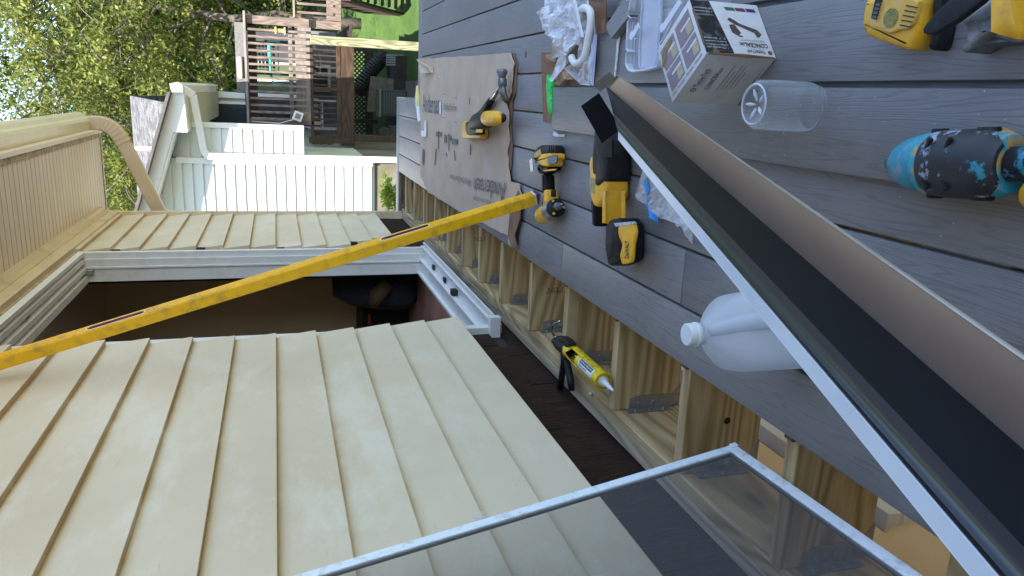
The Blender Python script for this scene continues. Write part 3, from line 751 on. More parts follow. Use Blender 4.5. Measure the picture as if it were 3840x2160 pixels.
# hanging square solar lamp
b = B(); p = onp(1117, 436, 1, 12.3); b.box((p.x - .07, 12.27, p.z - .07), (p.x + .07, 12.33, p.z + .07), .008, Matrix.Translation(p) @ Matrix.Rotation(R(20), 4, 'Y') @ Matrix.Translation(-p))
sl_ = thing('solar_lamp', 'small white square solar lamp hanging from a cord at the corner of the brown railing', 'lamp', (p.x, 12.3, p.z))
b.build('lamp_case', M['whtrim'], sl_)
b = B(); b.box((p.x - .04, 12.262, p.z - .04), (p.x + .04, 12.269, p.z + .04), 0, Matrix.Translation(p) @ Matrix.Rotation(R(20), 4, 'Y') @ Matrix.Translation(-p)); b.build('solar_cell', mk('grey_cell', (.2, .2, .22), .3), sl_)
b = B(); b.tube([(p.x - .05, 12.3, p.z + .06), (p.x - .12, 12.35, p.z + .28), (-.53, 12.44, 1.33)], .006, 5); b.build('cord', M['whtrim'], sl_)
# louvred heat pump, sheet, pipe, bucket, generator, slats
q = onp(1480, 385, 1, 17.0)
ac = thing('heat_pump', 'dark louvred air conditioning unit under the neighbouring deck', 'air conditioner', (q.x, 17.0, -1.77))
b = B(); b.box((q.x - .30, 16.8, -1.77), (q.x + .27, 17.35, -1.22), .02); b.build('cabinet', mk('dark_grey_green_metal', (.05, .06, .058), .5), ac)
b = B()
for k in range(9): b.box((q.x - .24, 16.78, -1.72 + k * .053), (q.x + .22, 16.80, -1.695 + k * .053), .003)
b.build('louvres', mk('louvre_grey', (.11, .125, .12), .5), ac)
b = B(); b.box((q.x - .31, 16.78, -1.219), (q.x + .28, 17.36, -1.17), .01); b.build('lid', mk('louvre_lid', (.22, .25, .21), .5), ac)
pb = [onp(x, y, 1, 17.6) for x, y in ((1375, 420), (1390, 285), (1508, 300), (1500, 415))]
b = B(); b.loft([[p + Vector((0, d, 0)) for p in pb] for d in (0, .02)]); tag(b.build('plywood_sheet', mk('weathered_sheet', (.17, .145, .12), .9, var=.2), loc=(pb[2].x, 17.6, -1.7)), 'worn grey plywood sheet leaning behind the louvred unit', 'board')
b = B(); pp = [onp(x, y, 1, 18.4) for x, y in ((1452, 205), (1430, 225), (1400, 255), (1375, 290), (1350, 330), (1335, 350))]
pc = crv([tuple(p) for p in pp], 8, False); b.tube(pc, [.16 + .02 * (i % 2) for i in range(len(pc))], 12)
tag(b.build('drain_pipe', mk('black_corrugated', (.015, .015, .015), .6), loc=tuple(pp[0])), 'black corrugated drain pipe curving in the dark under the neighbouring deck', 'pipe')
b = B()
for k in range(5):
    a = onp(1448 + 0, 206 + k * 9, 1, 17.5); c = onp(1512, 208 + k * 9, 1, 17.2); b.bar(a, c, .035, .02, (0, 1, 0))
tag(b.build('slatted_crate', mk('grey_slat', (.22, .21, .2), .8), loc=tuple(onp(1500, 225, 1, 17.4))), 'grey slatted wood crate on the lawn edge under the neighbouring deck', 'crate')
gq = onp(1395, 505, 1, 16.5)
gen = thing('generator', 'dusty boxy machine with round top on the shaded concrete', 'machine', (gq.x, 16.5, -1.77))
b = B(); b.box((gq.x - .16, 16.4, -1.77), (gq.x + .20, 16.8, -1.35), .02); b.build('base', mk('dusty_machine', (.075, .075, .06), .8, var=.5, vs=12), gen)
b = B(); b.lathe([(0, .15), (.12, .18), (.2, .13), (.22, .02)], (gq.x, 16.6, -1.35), (0, 0, 1), 14); b.build('motor', MATS['dusty_machine'], gen)
b = B(); b.tube([(gq.x + .2, 16.45, -1.6), (gq.x + .3, 16.4, -1.3), (gq.x + .1, 16.4, -1.05), (gq.x - .1, 16.45, -1.15)], .015, 6); b.build('handle', M['blk'], gen)
bq = onp(1470, 495, 1, 16.6)
b = B(); b.lathe([(0, .11), (.26, .14), (.262, .128), (.02, .10)], (bq.x, 16.6, -1.77), (0, 0, 1), 16); tag(b.build('bucket', mk('pale_bucket', (.35, .38, .36), .5), loc=(bq.x, 16.6, -1.77)), 'pale plastic bucket on the shaded concrete by the grey deck edge', 'bucket')

# ------------------------------------------------------------------ vegetation
def leaf_mat(name, a, b_, c_):
    t = NT(name); v = t.pos()
    col = t.ramp(t.noise(v, 1.1, 5, .75), [(0.30, a), (0.5, b_), (0.72, c_)])
    t.col(col); t.p.inputs['Roughness'].default_value = .55; t.p.inputs['Specular IOR Level'].default_value = .3
    tr = t.n('ShaderNodeBsdfTranslucent'); t.L(t.mix(.6, col, c_), tr.inputs['Color'])
    mx = t.n('ShaderNodeMixShader'); mx.inputs[0].default_value = .32; t.L(t.p.outputs[0], mx.inputs[1]); t.L(tr.outputs[0], mx.inputs[2]); t.L(mx.outputs[0], t.out.inputs[0])
    return t.m
M['leaf'] = leaf_mat('locust_leaves', (.032, .055, .010), (.125, .150, .026), (.30, .31, .070))
M['leaf2'] = leaf_mat('dark_leaves', (.02, .045, .008), (.05, .10, .015), (.11, .19, .03))
M['bark'] = mk('grey_bark', (.13, .105, .085), .95, var=.45, vs=9, bump=.8, bs=25)
def leaves(name, centers, rad, per, size, aspect=2.2):
    """thousands of small leaf faces scattered in clumps"""
    n = len(centers) * per; C_ = np.repeat(np.array(centers), per, 0)
    off = rng.normal(size=(n, 3)); off /= np.linalg.norm(off, axis=1)[:, None]; off *= (rng.random(n) ** .5)[:, None] * np.repeat(np.array(rad), per)[:, None]
    off[:, 2] *= .6
    P = C_ + off
    u = rng.normal(size=(n, 3)); u[:, 2] -= .35; u /= np.linalg.norm(u, axis=1)[:, None]
    w = np.cross(u, rng.normal(size=(n, 3))); w /= np.linalg.norm(w, axis=1)[:, None]
    s = size * (0.6 + .8 * rng.random(n))[:, None]
    a = P - u * s; c = P + u * s; bq = P + w * s / aspect; d = P - w * s / aspect
    V = np.stack([a, bq, c, d], 1).reshape(-1, 3)
    me = bpy.data.meshes.new(name); me.vertices.add(4 * n); me.vertices.foreach_set('co', V.ravel().astype(np.float32))
    me.loops.add(4 * n); me.loops.foreach_set('vertex_index', np.arange(4 * n, dtype=np.int32))
    me.polygons.add(n); me.polygons.foreach_set('loop_start', np.arange(0, 4 * n, 4, dtype=np.int32)); 
    me.update(calc_edges=True); me.validate()
    return me
def make_tree(seed, H, spread, crown0, nclump, per, size, leafmat, dens=1.0, lean=0.0, trunk=.2):
    """returns (trunk mesh, crown mesh) around the origin"""
    rs = random.Random(seed); b = B(); cl = []; rad = []
    top = Vector((lean * H, 0, H))
    tp = [Vector((lean * H * (k / 8) ** 1.5 + rs.uniform(-.1, .1), rs.uniform(-.1, .1), H * .96 * k / 8)) for k in range(9)]; tp[0] = Vector((0, 0, -.3))
    b.tube(tp, [trunk * (1 - .85 * k / 8) for k in range(9)], 9)
    nl = 26
    for i in range(nl):
        f = crown0 + (1 - crown0) * (i + rs.random()) / nl; base = tp[min(8, int(f * 8))].lerp(tp[min(8, int(f * 8) + 1)], f * 8 % 1)
        an = i * 2.4 + rs.uniform(-.4, .4); L = spread * (1.05 - .75 * abs(f - .45) ** 1.2) * rs.uniform(.6, 1.05); up = rs.uniform(.15, .7)
        d = Vector((math.cos(an), math.sin(an), up)); pts = [base]
        for k in range(1, 6):
            pts.append(base + d * (L * k / 5) + Vector((rs.uniform(-.15, .15), rs.uniform(-.15, .15), -.10 * (k / 5) ** 2 * L + rs.uniform(-.1, .1))))
        b.tube(pts, [trunk * .32 * (1 - f * .5) * (1 - .85 * k / 5) for k in range(6)], 6)
        for k in range(2, 6):
            for _ in range(2):
                e = pts[k] + Vector((rs.uniform(-1, 1), rs.uniform(-1, 1), rs.uniform(-.6, .7))) * L * .32
                b.tube([pts[k], pts[k].lerp(e, .5) + Vector((0, 0, .08)), e], [.022, .014, .005], 4)
                for _ in range(max(1, int(nclump / (nl * 8)))):
                    q = pts[k].lerp(e, rs.uniform(.3, 1.15)) + Vector((rs.uniform(-.4, .4), rs.uniform(-.4, .4), rs.uniform(-.3, .3)))
                    cl.append(tuple(q)); rad.append(rs.uniform(.22, .6))
    me = bpy.data.meshes.new('trunk'); b.bm.to_mesh(me); b.bm.free(); me.polygons.foreach_set('use_smooth', [True] * len(me.polygons)); me.materials.append(M['bark'])
    mc = leaves('crown', cl, rad, per, size); mc.materials.append(leafmat)
    return me, mc
protos = [make_tree(3, 9.0, 4.3, .22, 700, 50, .057, M['leaf'], trunk=.15),
          make_tree(5, 8.2, 4.4, .10, 820, 52, .057, M['leaf'], lean=.03, trunk=.18),
          make_tree(9, 6.0, 4.0, .06, 900, 60, .070, M['leaf2'], trunk=.16)]
TREES = [  # x, y, proto, scale, rot, label
    (1.75, 21.5, 0, 1.00, 0.4, 'tall feathery locust tree with bare grey trunk rising behind the weathered railing'),
    (-1.2, 23.0, 1, 1.05, 2.0, 'yellow green locust tree behind the grey shingled roof'),
    (4.4, 24.0, 1, 1.15, 4.1, 'yellow green locust tree at the right side of the yard'),
    (-4.6, 27.0, 0, .95, 1.2, 'thin crowned locust tree showing beside the cream downspout'),
    (1.2, 31.0, 2, 1.25, 0.3, 'dense dark leaved tree filling the gap behind the tall trunk'),
    (5.8, 33.0, 2, 1.35, 2.7, 'dense dark leaved tree at the far right of the lawn'),
    (-3.2, 36.0, 2, 1.35, 5.0, 'dense dark leaved tree farthest back behind the white house'),
    (5.6, 12.6, 1, .85, 1.0, 'unseen locust tree added right of the neighbouring deck stairs to shade the lawn'),  # out of view, added to cast dappled shade on the lawn
    (9.5, 27.0, 1, 1.2, 3.3, 'locust tree beyond the far right edge of the lawn'),
    (-10.0, 31.0, 0, 1.0, 2.2, 'tall locust tree behind our own house'),
]
def inst(nm, me, par):
    o = bpy.data.objects.new(nm, me); COL.objects.link(o); o.parent = par; return o
for x, y, pi, s, r, lab in TREES:
    t = thing('tree', lab, 'tree', (x, y, gh(x, y)), 'trees behind the neighbouring house'); t.scale = (s, s, s); t.rotation_euler = (0, 0, r)
    inst('trunk', protos[pi][0], t); inst('crown', protos[pi][1], t)
# distant wood closing the view
cs = []; rr = []
for k in range(1500):
    x = random.uniform(-38, 42); y = random.uniform(46, 60); cs.append((x, y, gh(x, y) + random.uniform(0, 1) ** .8 * (5.5 + 2 * math.sin(x * .4)))); rr.append(random.uniform(.7, 1.6))
tag(link('woodland', leaves('woodland', cs, rr, 42, .17), M['leaf2']), 'far off wood of green trees closing the view', 'woodland', kind='stuff')
def shrub(x, y, h, w, lab, mat, n=70, per=60, size=.035):
    s = thing('shrub', lab, 'shrub', (x, y, gh(x, y)))
    b = B(); z0 = gh(x, y)
    for k in range(7):
        a = k * .9; b.tube([(x, y, z0), (x + math.cos(a) * w * .3, y + math.sin(a) * w * .3, z0 + h * .5), (x + math.cos(a) * w * .5, y + math.sin(a) * w * .5, z0 + h * .85)], [.02, .012, .005], 5)
    b.build('stem', M['bark'], s)
    cs = [(x + random.uniform(-1, 1) * w * .5, y + random.uniform(-1, 1) * w * .5, z0 + random.uniform(.1, 1) * h) for _ in range(n)]
    link('foliage', leaves('foliage', cs, [.12 + .1 * random.random() for _ in cs], per, size), mat, s)
shrub(-1.38, 9.6, 1.48, .42, 'bright green shrub growing against the neighbouring foundation', leaf_mat('bright_leaves', (.05, .10, .01), (.13, .22, .02), (.3, .38, .05)))
shrub(2.6, 28.0, 1.6, 3.2, 'low green bush at the back of the lawn behind the stairs', M['leaf2'], 120, 70, .06)
shrub(-.2, 26.5, 2.2, 3.0, 'leafy green bush behind the upper deck windows', M['leaf'], 160, 70, .06)
# lower fence behind
# ------------------------------------------------------------------ loose things on the deck
def Zm(x0, y0, s=4.025): return lambda x, y: (x0 + x / s, y0 + y / s)
Z6 = Zm(1960, 480); Z5 = Zm(2400, 0); ZJ = Zm(2500, 1000); ZT = Zm(3200, 0); ZD = Zm(3200, 440); Z4 = Zm(2060, 1160)
T2 = Zm(1280, 0, 2.0125); T3 = Zm(2560, 0, 2.0125); T5 = Zm(1280, 720, 2.0125)
def G(f, pts, z): return [gz(*f(*p), z) for p in pts]
def GS(f, pts, z0, z1):
    """footprint of a standing solid: far outline edge is its top, near outline edge its foot"""
    xs_ = [f(*p)[0] for p in pts]; a, c = min(xs_), max(xs_); out_ = []
    for p in pts:
        q = f(*p); t = (q[0] - a) / (c - a); out_.append(gz(*q, z1 + (z0 + .15 * (z1 - z0) - z1) * t))
    return out_
def fit(txt, o, xv, yv, mat, parent, name='lettering', depth=.0003, bold=0.0, label=None):
    """flat lettering whose box spans xv by yv from o (world)"""
    c = bpy.data.curves.new(name, 'FONT'); c.body = txt; c.size = 1.0; c.resolution_u = 3; c.offset = bold
    t = bpy.data.objects.new('tmp', c); COL.objects.link(t)
    me = bpy.data.meshes.new_from_object(t.evaluated_get(bpy.context.evaluated_depsgraph_get())); bpy.data.objects.remove(t)
    co = [v.co.copy() for v in me.vertices]; x0 = min(v.x for v in co); x1 = max(v.x for v in co); y0 = min(v.y for v in co); y1 = max(v.y for v in co)
    o = Vector(o); xv = Vector(xv); yv = Vector(yv); n = xv.cross(yv).normalized() * depth
    for v, q in zip(me.vertices, co): v.co = o + xv * ((q.x - x0) / (x1 - x0)) + yv * ((q.y - y0) / (y1 - y0)) + n
    me.name = name; ob = link(name, me, mat, parent)
    if label: ob['label'] = label
    return ob
YEL = mk('tool_yellow', (.80, .42, .018), .42, var=.10, vs=30, dirt=(.30, .20, .07), ds=26, damt=.55)
BLK = mk('tool_black', (.008, .0085, .010), .5, var=.3, vs=40, bump=.3, bs=300, spec=.3, dirt=(.05, .047, .042), ds=34, damt=.35)
INK = mk('dark_ink', (.045, .05, .055), .8)
GREY = mk('tool_grey_metal', (.30, .31, .33), .38, .6, var=.3, vs=30, dirt=(.08, .08, .09), ds=20, damt=.6)
STEEL = mk('bright_steel', (.55, .56, .57), .25, 1.0, var=.1)
SAWM = mk('old_tool_steel', (.16, .17, .18), .4, .7, var=.4, vs=30)
WHT = mk('plain_white', (.66, .67, .68), .5, var=.03)
BLUEP = mk('blue_print', (.06, .20, .50), .5)
def film(name, tint, a, rough=.25, edge=.6):
    t = NT(name); t.col(tint); t.p.inputs['Roughness'].default_value = rough; t.p.inputs['Specular IOR Level'].default_value = .8
    tr = t.n('ShaderNodeBsdfTransparent'); lw = t.n('ShaderNodeLayerWeight'); lw.inputs['Blend'].default_value = .35
    mx = t.n('ShaderNodeMixShader'); f = t.math('MINIMUM', t.math('ADD', a, t.math('MULTIPLY', lw.outputs['Facing'], edge)), .96); t.L(f, mx.inputs[0]); t.L(tr.outputs[0], mx.inputs[1]); t.L(t.p.outputs[0], mx.inputs[2]); t.L(mx.outputs[0], t.out.inputs[0]); return t.m
FILM = film('clear_crumpled_film', (.72, .76, .80), .30, .15); FILM2 = film('cloudy_film', (.72, .75, .80), .62, .22); CLEAR = film('clear_moulded_plastic', (.72, .75, .80), .12, .12, .3); MILK = None

# --- loose boards
def loose(lab, x0, x1, y0, y1, z0=.001, sk=0.0):
    o = thing('loose_deck_board', lab, 'board', ((x0 + x1) / 2, (y0 + y1) / 2, z0), 'loose boards lying on the deck')
    b = B(); M_ = Matrix.Translation(((x0 + x1) / 2, y1, z0)) @ Matrix.Rotation(sk, 4, 'Z')
    b.box((-(x1 - x0) / 2, -(y1 - y0), 0), ((x1 - x0) / 2, 0, .0235), .004, M_, 2); b.build('board', M['deck'], o, auto=40)
    b = B(); b.box((-(x1 - x0) / 2 + .004, .0001, .004), ((x1 - x0) / 2 - .004, .0012, .0195), 0, M_); b.build('cut_end', M['deck_end'], o)
loose('loose grey board in the middle with its cut end by the green handle', -.105, .044, -.6, 2.612)
loose('loose grey board under the white box and the plastic case', .054, .203, -.6, 2.24)
loose('loose grey board under the yellow tools at the photo edge', .215, .364, -.6, 1.52)
a_, b_2, c_, d_ = G(T2, [(2075, 305), (2165, 110), (2130, 0), (1995, 200)], .05)
b = B(); ob = G(T2, [(2035, 290), (1995, 195), (2125, 0), (2180, 110)], .052)
b.loft([[Vector((p.x, p.y, z)) for p in ob] for z in (.0265, .052)])
o = b.build('board_offcut', M['deck'], loc=tuple(ob[0])); tag(o, 'short grey board offcut lying slanted beside the brown paper', 'offcut')
# --- cardboard sheet
M['card'] = mk('worn_cardboard', (.47, .36, .255), .85, var=.10, vs=5, bump=.35, bs=45, dirt=(.50, .44, .40), ds=7, damt=.6)
M['cardb'] = mk('brown_cardboard', (.20, .115, .065), .9, var=.2, vs=14, bump=.3, bs=70)
cs_ = thing('cardboard_sheet', 'large flattened tan cardboard sheet under the hammer and small driver', 'cardboard', (-.2, 4.2, .001))
raw = [(582, 445), (1285, 400), (1312, 480), (1300, 560), (1290, 700), (1255, 790), (1270, 850), (1262, 960), (1275, 1050), (1258, 1130), (1268, 1290), (1280, 1370), (1345, 1385), (1350, 1440)]
rw = [T2(*p) for p in raw] + [T5(*p) for p in [(1362, 20), (1340, 150), (1285, 330), (1330, 410), (1270, 400), (1260, 330), (1000, 200), (660, 5)]] + [T2(*p) for p in [(600, 1330), (603, 1000), (597, 870), (592, 700), (598, 600)]]
pts = []
for i, p in enumerate(rw):
    q = rw[(i + 1) % len(rw)]; L = math.hypot(q[0] - p[0], q[1] - p[1]); n = max(1, int(L / 14))
    for k in range(n):
        t = k / n; j = 2.2 if k else 0
        pts.append(gz(p[0] + (q[0] - p[0]) * t + random.uniform(-j, j), p[1] + (q[1] - p[1]) * t + random.uniform(-j, j), .012))
def sheet(b, outline, z, th, amp=.004, fs=1.3, step=.045):
    """thin sheet with gentle waves: outline + inner grid triangulated"""
    import mathutils
    P2 = [Vector((p[0], p[1])) for p in outline]; n = len(P2)
    def inside(x, y):
        c = False
        for i in range(n):
            a, d = P2[i], P2[i - 1]
            if (a.y > y) != (d.y > y) and x < (d.x - a.x) * (y - a.y) / (d.y - a.y) + a.x: c = not c
        return c
    xs_ = [p.x for p in P2]; ys_ = [p.y for p in P2]; ins = []
    x = min(xs_) + step / 2
    while x < max(xs_):
        y = min(ys_) + step / 2
        while y < max(ys_):
            xx, yy = x + random.uniform(-.2, .2) * step, y + random.uniform(-.2, .2) * step
            if inside(xx, yy) and all((q - Vector((xx, yy))).length > step * .3 for q in P2): ins.append(Vector((xx, yy)))
            y += step
        x += step
    r = mathutils.geometry.delaunay_2d_cdt(P2 + ins, [], [list(range(n))], 2, 1e-6)
    vs, fs_ = r[0], r[2]
    def zz(v): return z + amp * (mnoise.noise(Vector((v.x * fs, v.y * fs, z * 5))) + .5 * mnoise.noise(Vector((v.x * fs * 3, v.y * fs * 3, 3.3))))
    top = [b.bm.verts.new((v.x, v.y, zz(v))) for v in vs]
    for f in fs_:
        try: b.bm.faces.new([top[i] for i in f])
        except ValueError: pass
    if th > 0:
        bm2 = [b.bm.verts.new((v.x, v.y, zz(v) - th)) for v in vs]
        cnt = {}
        for f in fs_:
            try: b.bm.faces.new([bm2[i] for i in reversed(f)])
            except ValueError: pass
            for i in range(len(f)):
                e = (f[i], f[(i + 1) % len(f)]); cnt[e] = 1
        for (i, j) in list(cnt):
            if (j, i) not in cnt:
                try: b.bm.faces.new([top[j], top[i], bm2[i], bm2[j]])
                except ValueError: pass
b = B(); sheet(b, pts, .016, .004, .005, 1.6); b.build('top_sheet', M['card'], cs_, auto=35)
b = B(); fo = G(T2, [(1300, 400), (1318, 520), (1310, 700), (1285, 770), (1285, 860), (1275, 960), (1290, 1110), (1278, 1280), (1250, 1280), (1240, 900), (1260, 500), (1270, 400)], .008)
sheet(b, fo, .007, .004, .002, 6, .03); b.build('under_sheet', M['cardb'], cs_)
b = B(); fo = G(T5, [(1345, -10), (1368, 60), (1360, 200), (1320, 330), (1335, 410), (1305, 420), (1265, 340), (1290, 100)], .012)
sheet(b, fo, .020, .004, .006, 9, .03); b.build('torn_flap', M['cardb'], cs_)
b = B(); q = G(T2, [(580, 448), (690, 510), (695, 550), (640, 555), (600, 480)], .02); b.loft([[p for p in q], [p + Vector((.0, 0, .028)) for p in q]][:1] + [[Vector((p.x, p.y, .034 + .02 * (i % 2))) for i, p in enumerate(q)]]); b.build('curled_corner', M['card'], cs_)
zt_ = .0225
FINK = mk('faded_ink', (.13, .13, .13), .8, var=.5, vs=60)
def two(f, p, z): return gz(*f(*p), z)
p0 = two(T2, (612, 845), zt_); p1 = two(T2, (742, 862), zt_); p2 = two(T2, (612, 705), zt_); fit('Andersen', p0, p1 - p0, p2 - p0, FINK, cs_)
p0 = two(T2, (768, 845), zt_); p1 = two(T2, (868, 858), zt_); p2 = two(T2, (770, 775), zt_); fit('Sliding Patio Door Frame', p0, p1 - p0, p2 - p0, FINK, cs_)
p0 = two(T5, (1238, -70), zt_); p1 = two(T5, (1000, -112), zt_); p2 = two(T5, (1225, 165), zt_); fit('Andersen', p0, p1 - p0, (p2 - p0) * .62, FINK, cs_)
p0 = two(T2, (980, 1345), zt_); p1 = two(T2, (822, 1300), zt_); p2 = two(T2, (975, 1425), zt_); fit('Sliding Patio Door Frame', p0, p1 - p0, (p2 - p0) * .8, FINK, cs_)
p0 = two(T5, (1130, 62), zt_); p1 = two(T5, (1000, 30), zt_); p2 = two(T5, (1125, 92), zt_); fit('WINDOWS + DOORS', p0, p1 - p0, p2 - p0, FINK, cs_)
def mark(pp, nm='printed_mark'):
    q = G(T2, pp, zt_); b = B(); b.face([q[3], q[2], q[1], q[0]]); b.build(nm, FINK, cs_)
for (x, y, w, h) in [(712, 995, 45, 35), (775, 1015, 18, 60), (812, 1020, 14, 40), (835, 1045, 38, 42)]: mark([(x, y), (x + w, y + 4), (x + w, y + h), (x, y + h)])
for (x, y) in [(775, 707), (775, 885), (860, 735), (862, 918)]: mark([(x - 12, y), (x + 12, y + 2), (x + 12, y + 6), (x - 12, y + 4)])
mark([(612, 1125), (625, 1130), (620, 1245), (608, 1235)])
b = B(); q = G(T2, [(742, 768), (753, 768), (752, 860), (741, 860)], zt_ + .001); b.loft([q, [p + Vector((0, 0, .002)) for p in q]]); b.build('tape_strip', WHT, cs_)
b = B(); q = G(T2, [(606, 1030), (642, 1032), (642, 910), (630, 912), (625, 990), (604, 985)], .026); b.loft([q, [p + Vector((0, 0, .0015)) for p in q]])
tag(b.build('paper_label', WHT, loc=tuple(q[0])), 'small torn white paper label at the far edge of the cardboard sheet', 'label')
# glue tube at the far edge
p = G(T2, [(576, 648), (578, 740), (580, 800), (584, 850), (589, 905), (592, 918)], .025)
gt = thing('glue_tube', 'thin yellow and white tube lying at the far edge of the cardboard sheet', 'tube', tuple(p[2]))
b = B(); b.tube([p[0], p[1], p[2]], [.010, .020, .020], 10); b.build('barrel', M['yel'], gt)
b = B(); b.tube([p[2], p[3], p[4], p[5]], [.016, .014, .013, .010], 10); b.build('tip', WHT, gt)
# wood chips and debris, each piece separate
def chip(px, lab, mat, z, L=.03, w=.008, ang=0, cat='wood chip', grp='splinters on the cardboard sheet'):
    p = gz(*px, z); b = B(); b.box((-L / 2, -w / 2, 0), (L / 2, w / 2, .003), 0, Matrix.Translation(p) @ Matrix.Rotation(ang, 4, 'Z'))
    tag(b.build('wood_chip', mat, loc=tuple(p)), lab, cat, grp)
SPL = ['long brown splinter on the cardboard nearest the faded round stamp', 'long brown splinter on the cardboard between the driver battery and the stamps', 'long brown splinter slanting below the row of stamps on the cardboard',
       'small brown splinter resting in the long crease of the cardboard', 'tiny brown chip on the cardboard between the crease and the hammer head', 'thin brown splinter on the bare cardboard on the level side of the driver battery', 'tiniest brown chip at the start of the long cardboard crease']
CH = mk('dark_splinter', (.13, .08, .05), .9)
for (px, L, a) in [(T2(735, 1055), .11, .1), (T2(812, 1075), .10, .2), (T2(712, 1185), .11, -.3), (T2(857, 1175), .06, .6), (T2(968, 765), .03, .2), (T2(975, 1130), .05, 0), (T2(795, 1165), .02, .8)]:
    chip(px, SPL.pop(0), CH, .022, L, .009, a)
chip(T2(1393, 412), 'single small brown splinter on the bare grey boards right of the sheet', CH, .001, .022, .005, .1, grp=None)
b = B(); q = G(Z6, [(455, 55), (520, 70), (560, 95), (615, 95), (610, 135), (520, 130), (450, 105)], .012); sheet(b, q, .012, .001, .012, 30, .012)
tag(b.build('tape_scrap', WHT, loc=tuple(q[0])), 'small crumpled white tape scrap by the cut end of the middle loose board', 'scrap')

# --- hammer
hm = thing('hammer', 'claw hammer with black grip lying on the cardboard sheet', 'hammer', tuple(gz(*T2(1215, 650), .02)))
c0, c1, c2, c3 = G(T2, [(1212, 530), (1213, 575), (1214, 640), (1213, 775)], .055)
b = B(); b.tube([c0, c0.lerp(c1, .4), c1, c1.lerp(c2, .3)], [.024, .025, .017, .016], 14)
b.bar(c1.lerp(c2, .2), c2 + (c2 - c1) * .35, .034, .034, bev=.005)
for s in (-1, 1):
    a = c2 + (c2 - c1) * .2; u = (c3 - a); sd = u.cross(Vector((0, 0, 1))).normalized() * .012 * s
    b.tube([a + sd * .4, a + u * .4 + sd * 1.1 + Vector((0, 0, -.004)), a + u * .75 + sd * 1.3 + Vector((0, 0, -.014)), a + u + sd * 1.3 + Vector((0, 0, -.028))], [.014, .012, .010, .005], 8)
b.build('head', SAWM, hm, True)
h0 = c2.copy(); h1, h2 = gz(*T2(1135, 755), .042), gz(*T2(1050, 870), .036)
b = B(); b.tube([h0, h0.lerp(h1, .5), h1], [.012, .011, .013], 10); b.build('shaft', STEEL, hm, True)
b = B(); b.tube([h1, h1.lerp(h2, .3), h1.lerp(h2, .8), h2, h2 + (h2 - h1) * .3], [.016, .018, .017, .021, .019], 12); b.build('grip', BLK, hm, True)
# --- small right angle driver beside it
dr = thing('compact_driver', 'compact yellow and black driver lying against the hammer handle on cardboard', 'power tool', tuple(gz(*T2(1050, 950), .02)))
b = B(); b.slab(rnd(GS(T2, [(915, 915), (990, 910), (1100, 950), (1103, 1035), (1085, 1046), (915, 1046), (906, 1000)], .0225, .062), 3), .0225, .062, .008, both=True); b.build('battery', YEL, dr, auto=38)
b = B(); b.slab(rnd(GS(T2, [(932, 918), (1000, 912), (1075, 950), (1075, 1015), (950, 1022), (932, 980)], .06, .100), 3), .06, .100, .01); b.build('foot', BLK, dr, auto=38)
b = B(); q = G(T2, [(1020, 975), (1068, 975), (1068, 1000), (1020, 1000)], .101); b.loft([q, [p + Vector((0, 0, .003)) for p in q]]); b.build('latch', YEL, dr)
n0, n1, n2, n3 = G(T2, [(985, 950), (1010, 930), (1045, 910), (1100, 905)], .115)
b = B(); b.tube([gz(*T2(985, 950), .085), gz(*T2(1005, 938), .085), gz(*T2(1035, 918), .085), gz(*T2(1070, 908), .085), gz(*T2(1105, 902), .085), gz(*T2(1120, 900), .085)], [.020, .030, .040, .042, .038, .034], 16); b.build('body', BLK, dr, True)
k0, k1, k2, k3 = G(T2, [(1105, 895), (1140, 893), (1185, 892), (1208, 890)], .09)
b = B(); b.tube([k0, k1, k2, k3], [.034, .033, .029, .022], 14); b.build('gear_case', YEL, dr, True)
k4 = gz(*T2(1222, 890), .08); b = B(); b.tube([k3, k4], [.020, .018], 14); b.build('collar', BLK, dr, True)

# --- impact driver
im = thing('impact_driver', 'yellow and black impact driver lying by the end of the yellow level', 'power tool', tuple(gz(*Z6(380, 800), 0)))
b = B(); b.slab(rnd(GS(Z6, [(140, 385), (265, 285), (335, 262), (560, 258), (602, 300), (605, 420), (300, 440), (180, 500)], .001, .060), 3), .001, .060, .010, both=True); b.build('battery', BLK, im, auto=38)
b = B(); b.slab(rnd(GS(Z6, [(200, 500), (285, 412), (345, 388), (540, 380), (606, 402), (604, 460), (562, 482), (540, 570), (460, 585), (330, 575), (270, 540)], .012, .064), 2), .012, .064, .007); b.build('battery_band', YEL, im, auto=38)
b = B(); b.slab(rnd(GS(Z6, [(378, 420), (532, 405), (535, 500), (500, 543), (365, 548)], .063, .0665), 2), .063, .0665, .002); b.build('battery_latch', mk('dark_window', (.012, .014, .018), .15), im)
b = B()
for k in range(4):
    q = G(Z6, [(395 + k * 32, 262), (412 + k * 32, 262), (412 + k * 32, 318), (395 + k * 32, 318)], .0605); b.loft([q, [p + Vector((0, 0, .004)) for p in q]])
b.build('battery_ribs', BLK, im)
b = B(); b.slab(rnd(GS(Z6, [(205, 560), (280, 530), (330, 580), (460, 590), (545, 575), (515, 620), (430, 690), (380, 705), (330, 705), (240, 690), (205, 640)], .006, .056), 3), .006, .056, .014, both=True); b.build('foot', BLK, im, auto=38)
b = B(); b.slab(G(Z6, [(295, 640), (400, 622), (512, 615), (470, 645), (320, 655)], .0585), .054, .0585, .002); b.build('foot_trim', YEL, im)
b = B(); b.slab(rnd(GS(Z6, [(285, 690), (430, 690), (440, 780), (458, 900), (458, 950), (400, 985), (340, 990), (310, 900), (290, 800)], .008, .054), 3), .008, .054, .014, both=True); b.build('handle', BLK, im, auto=38)
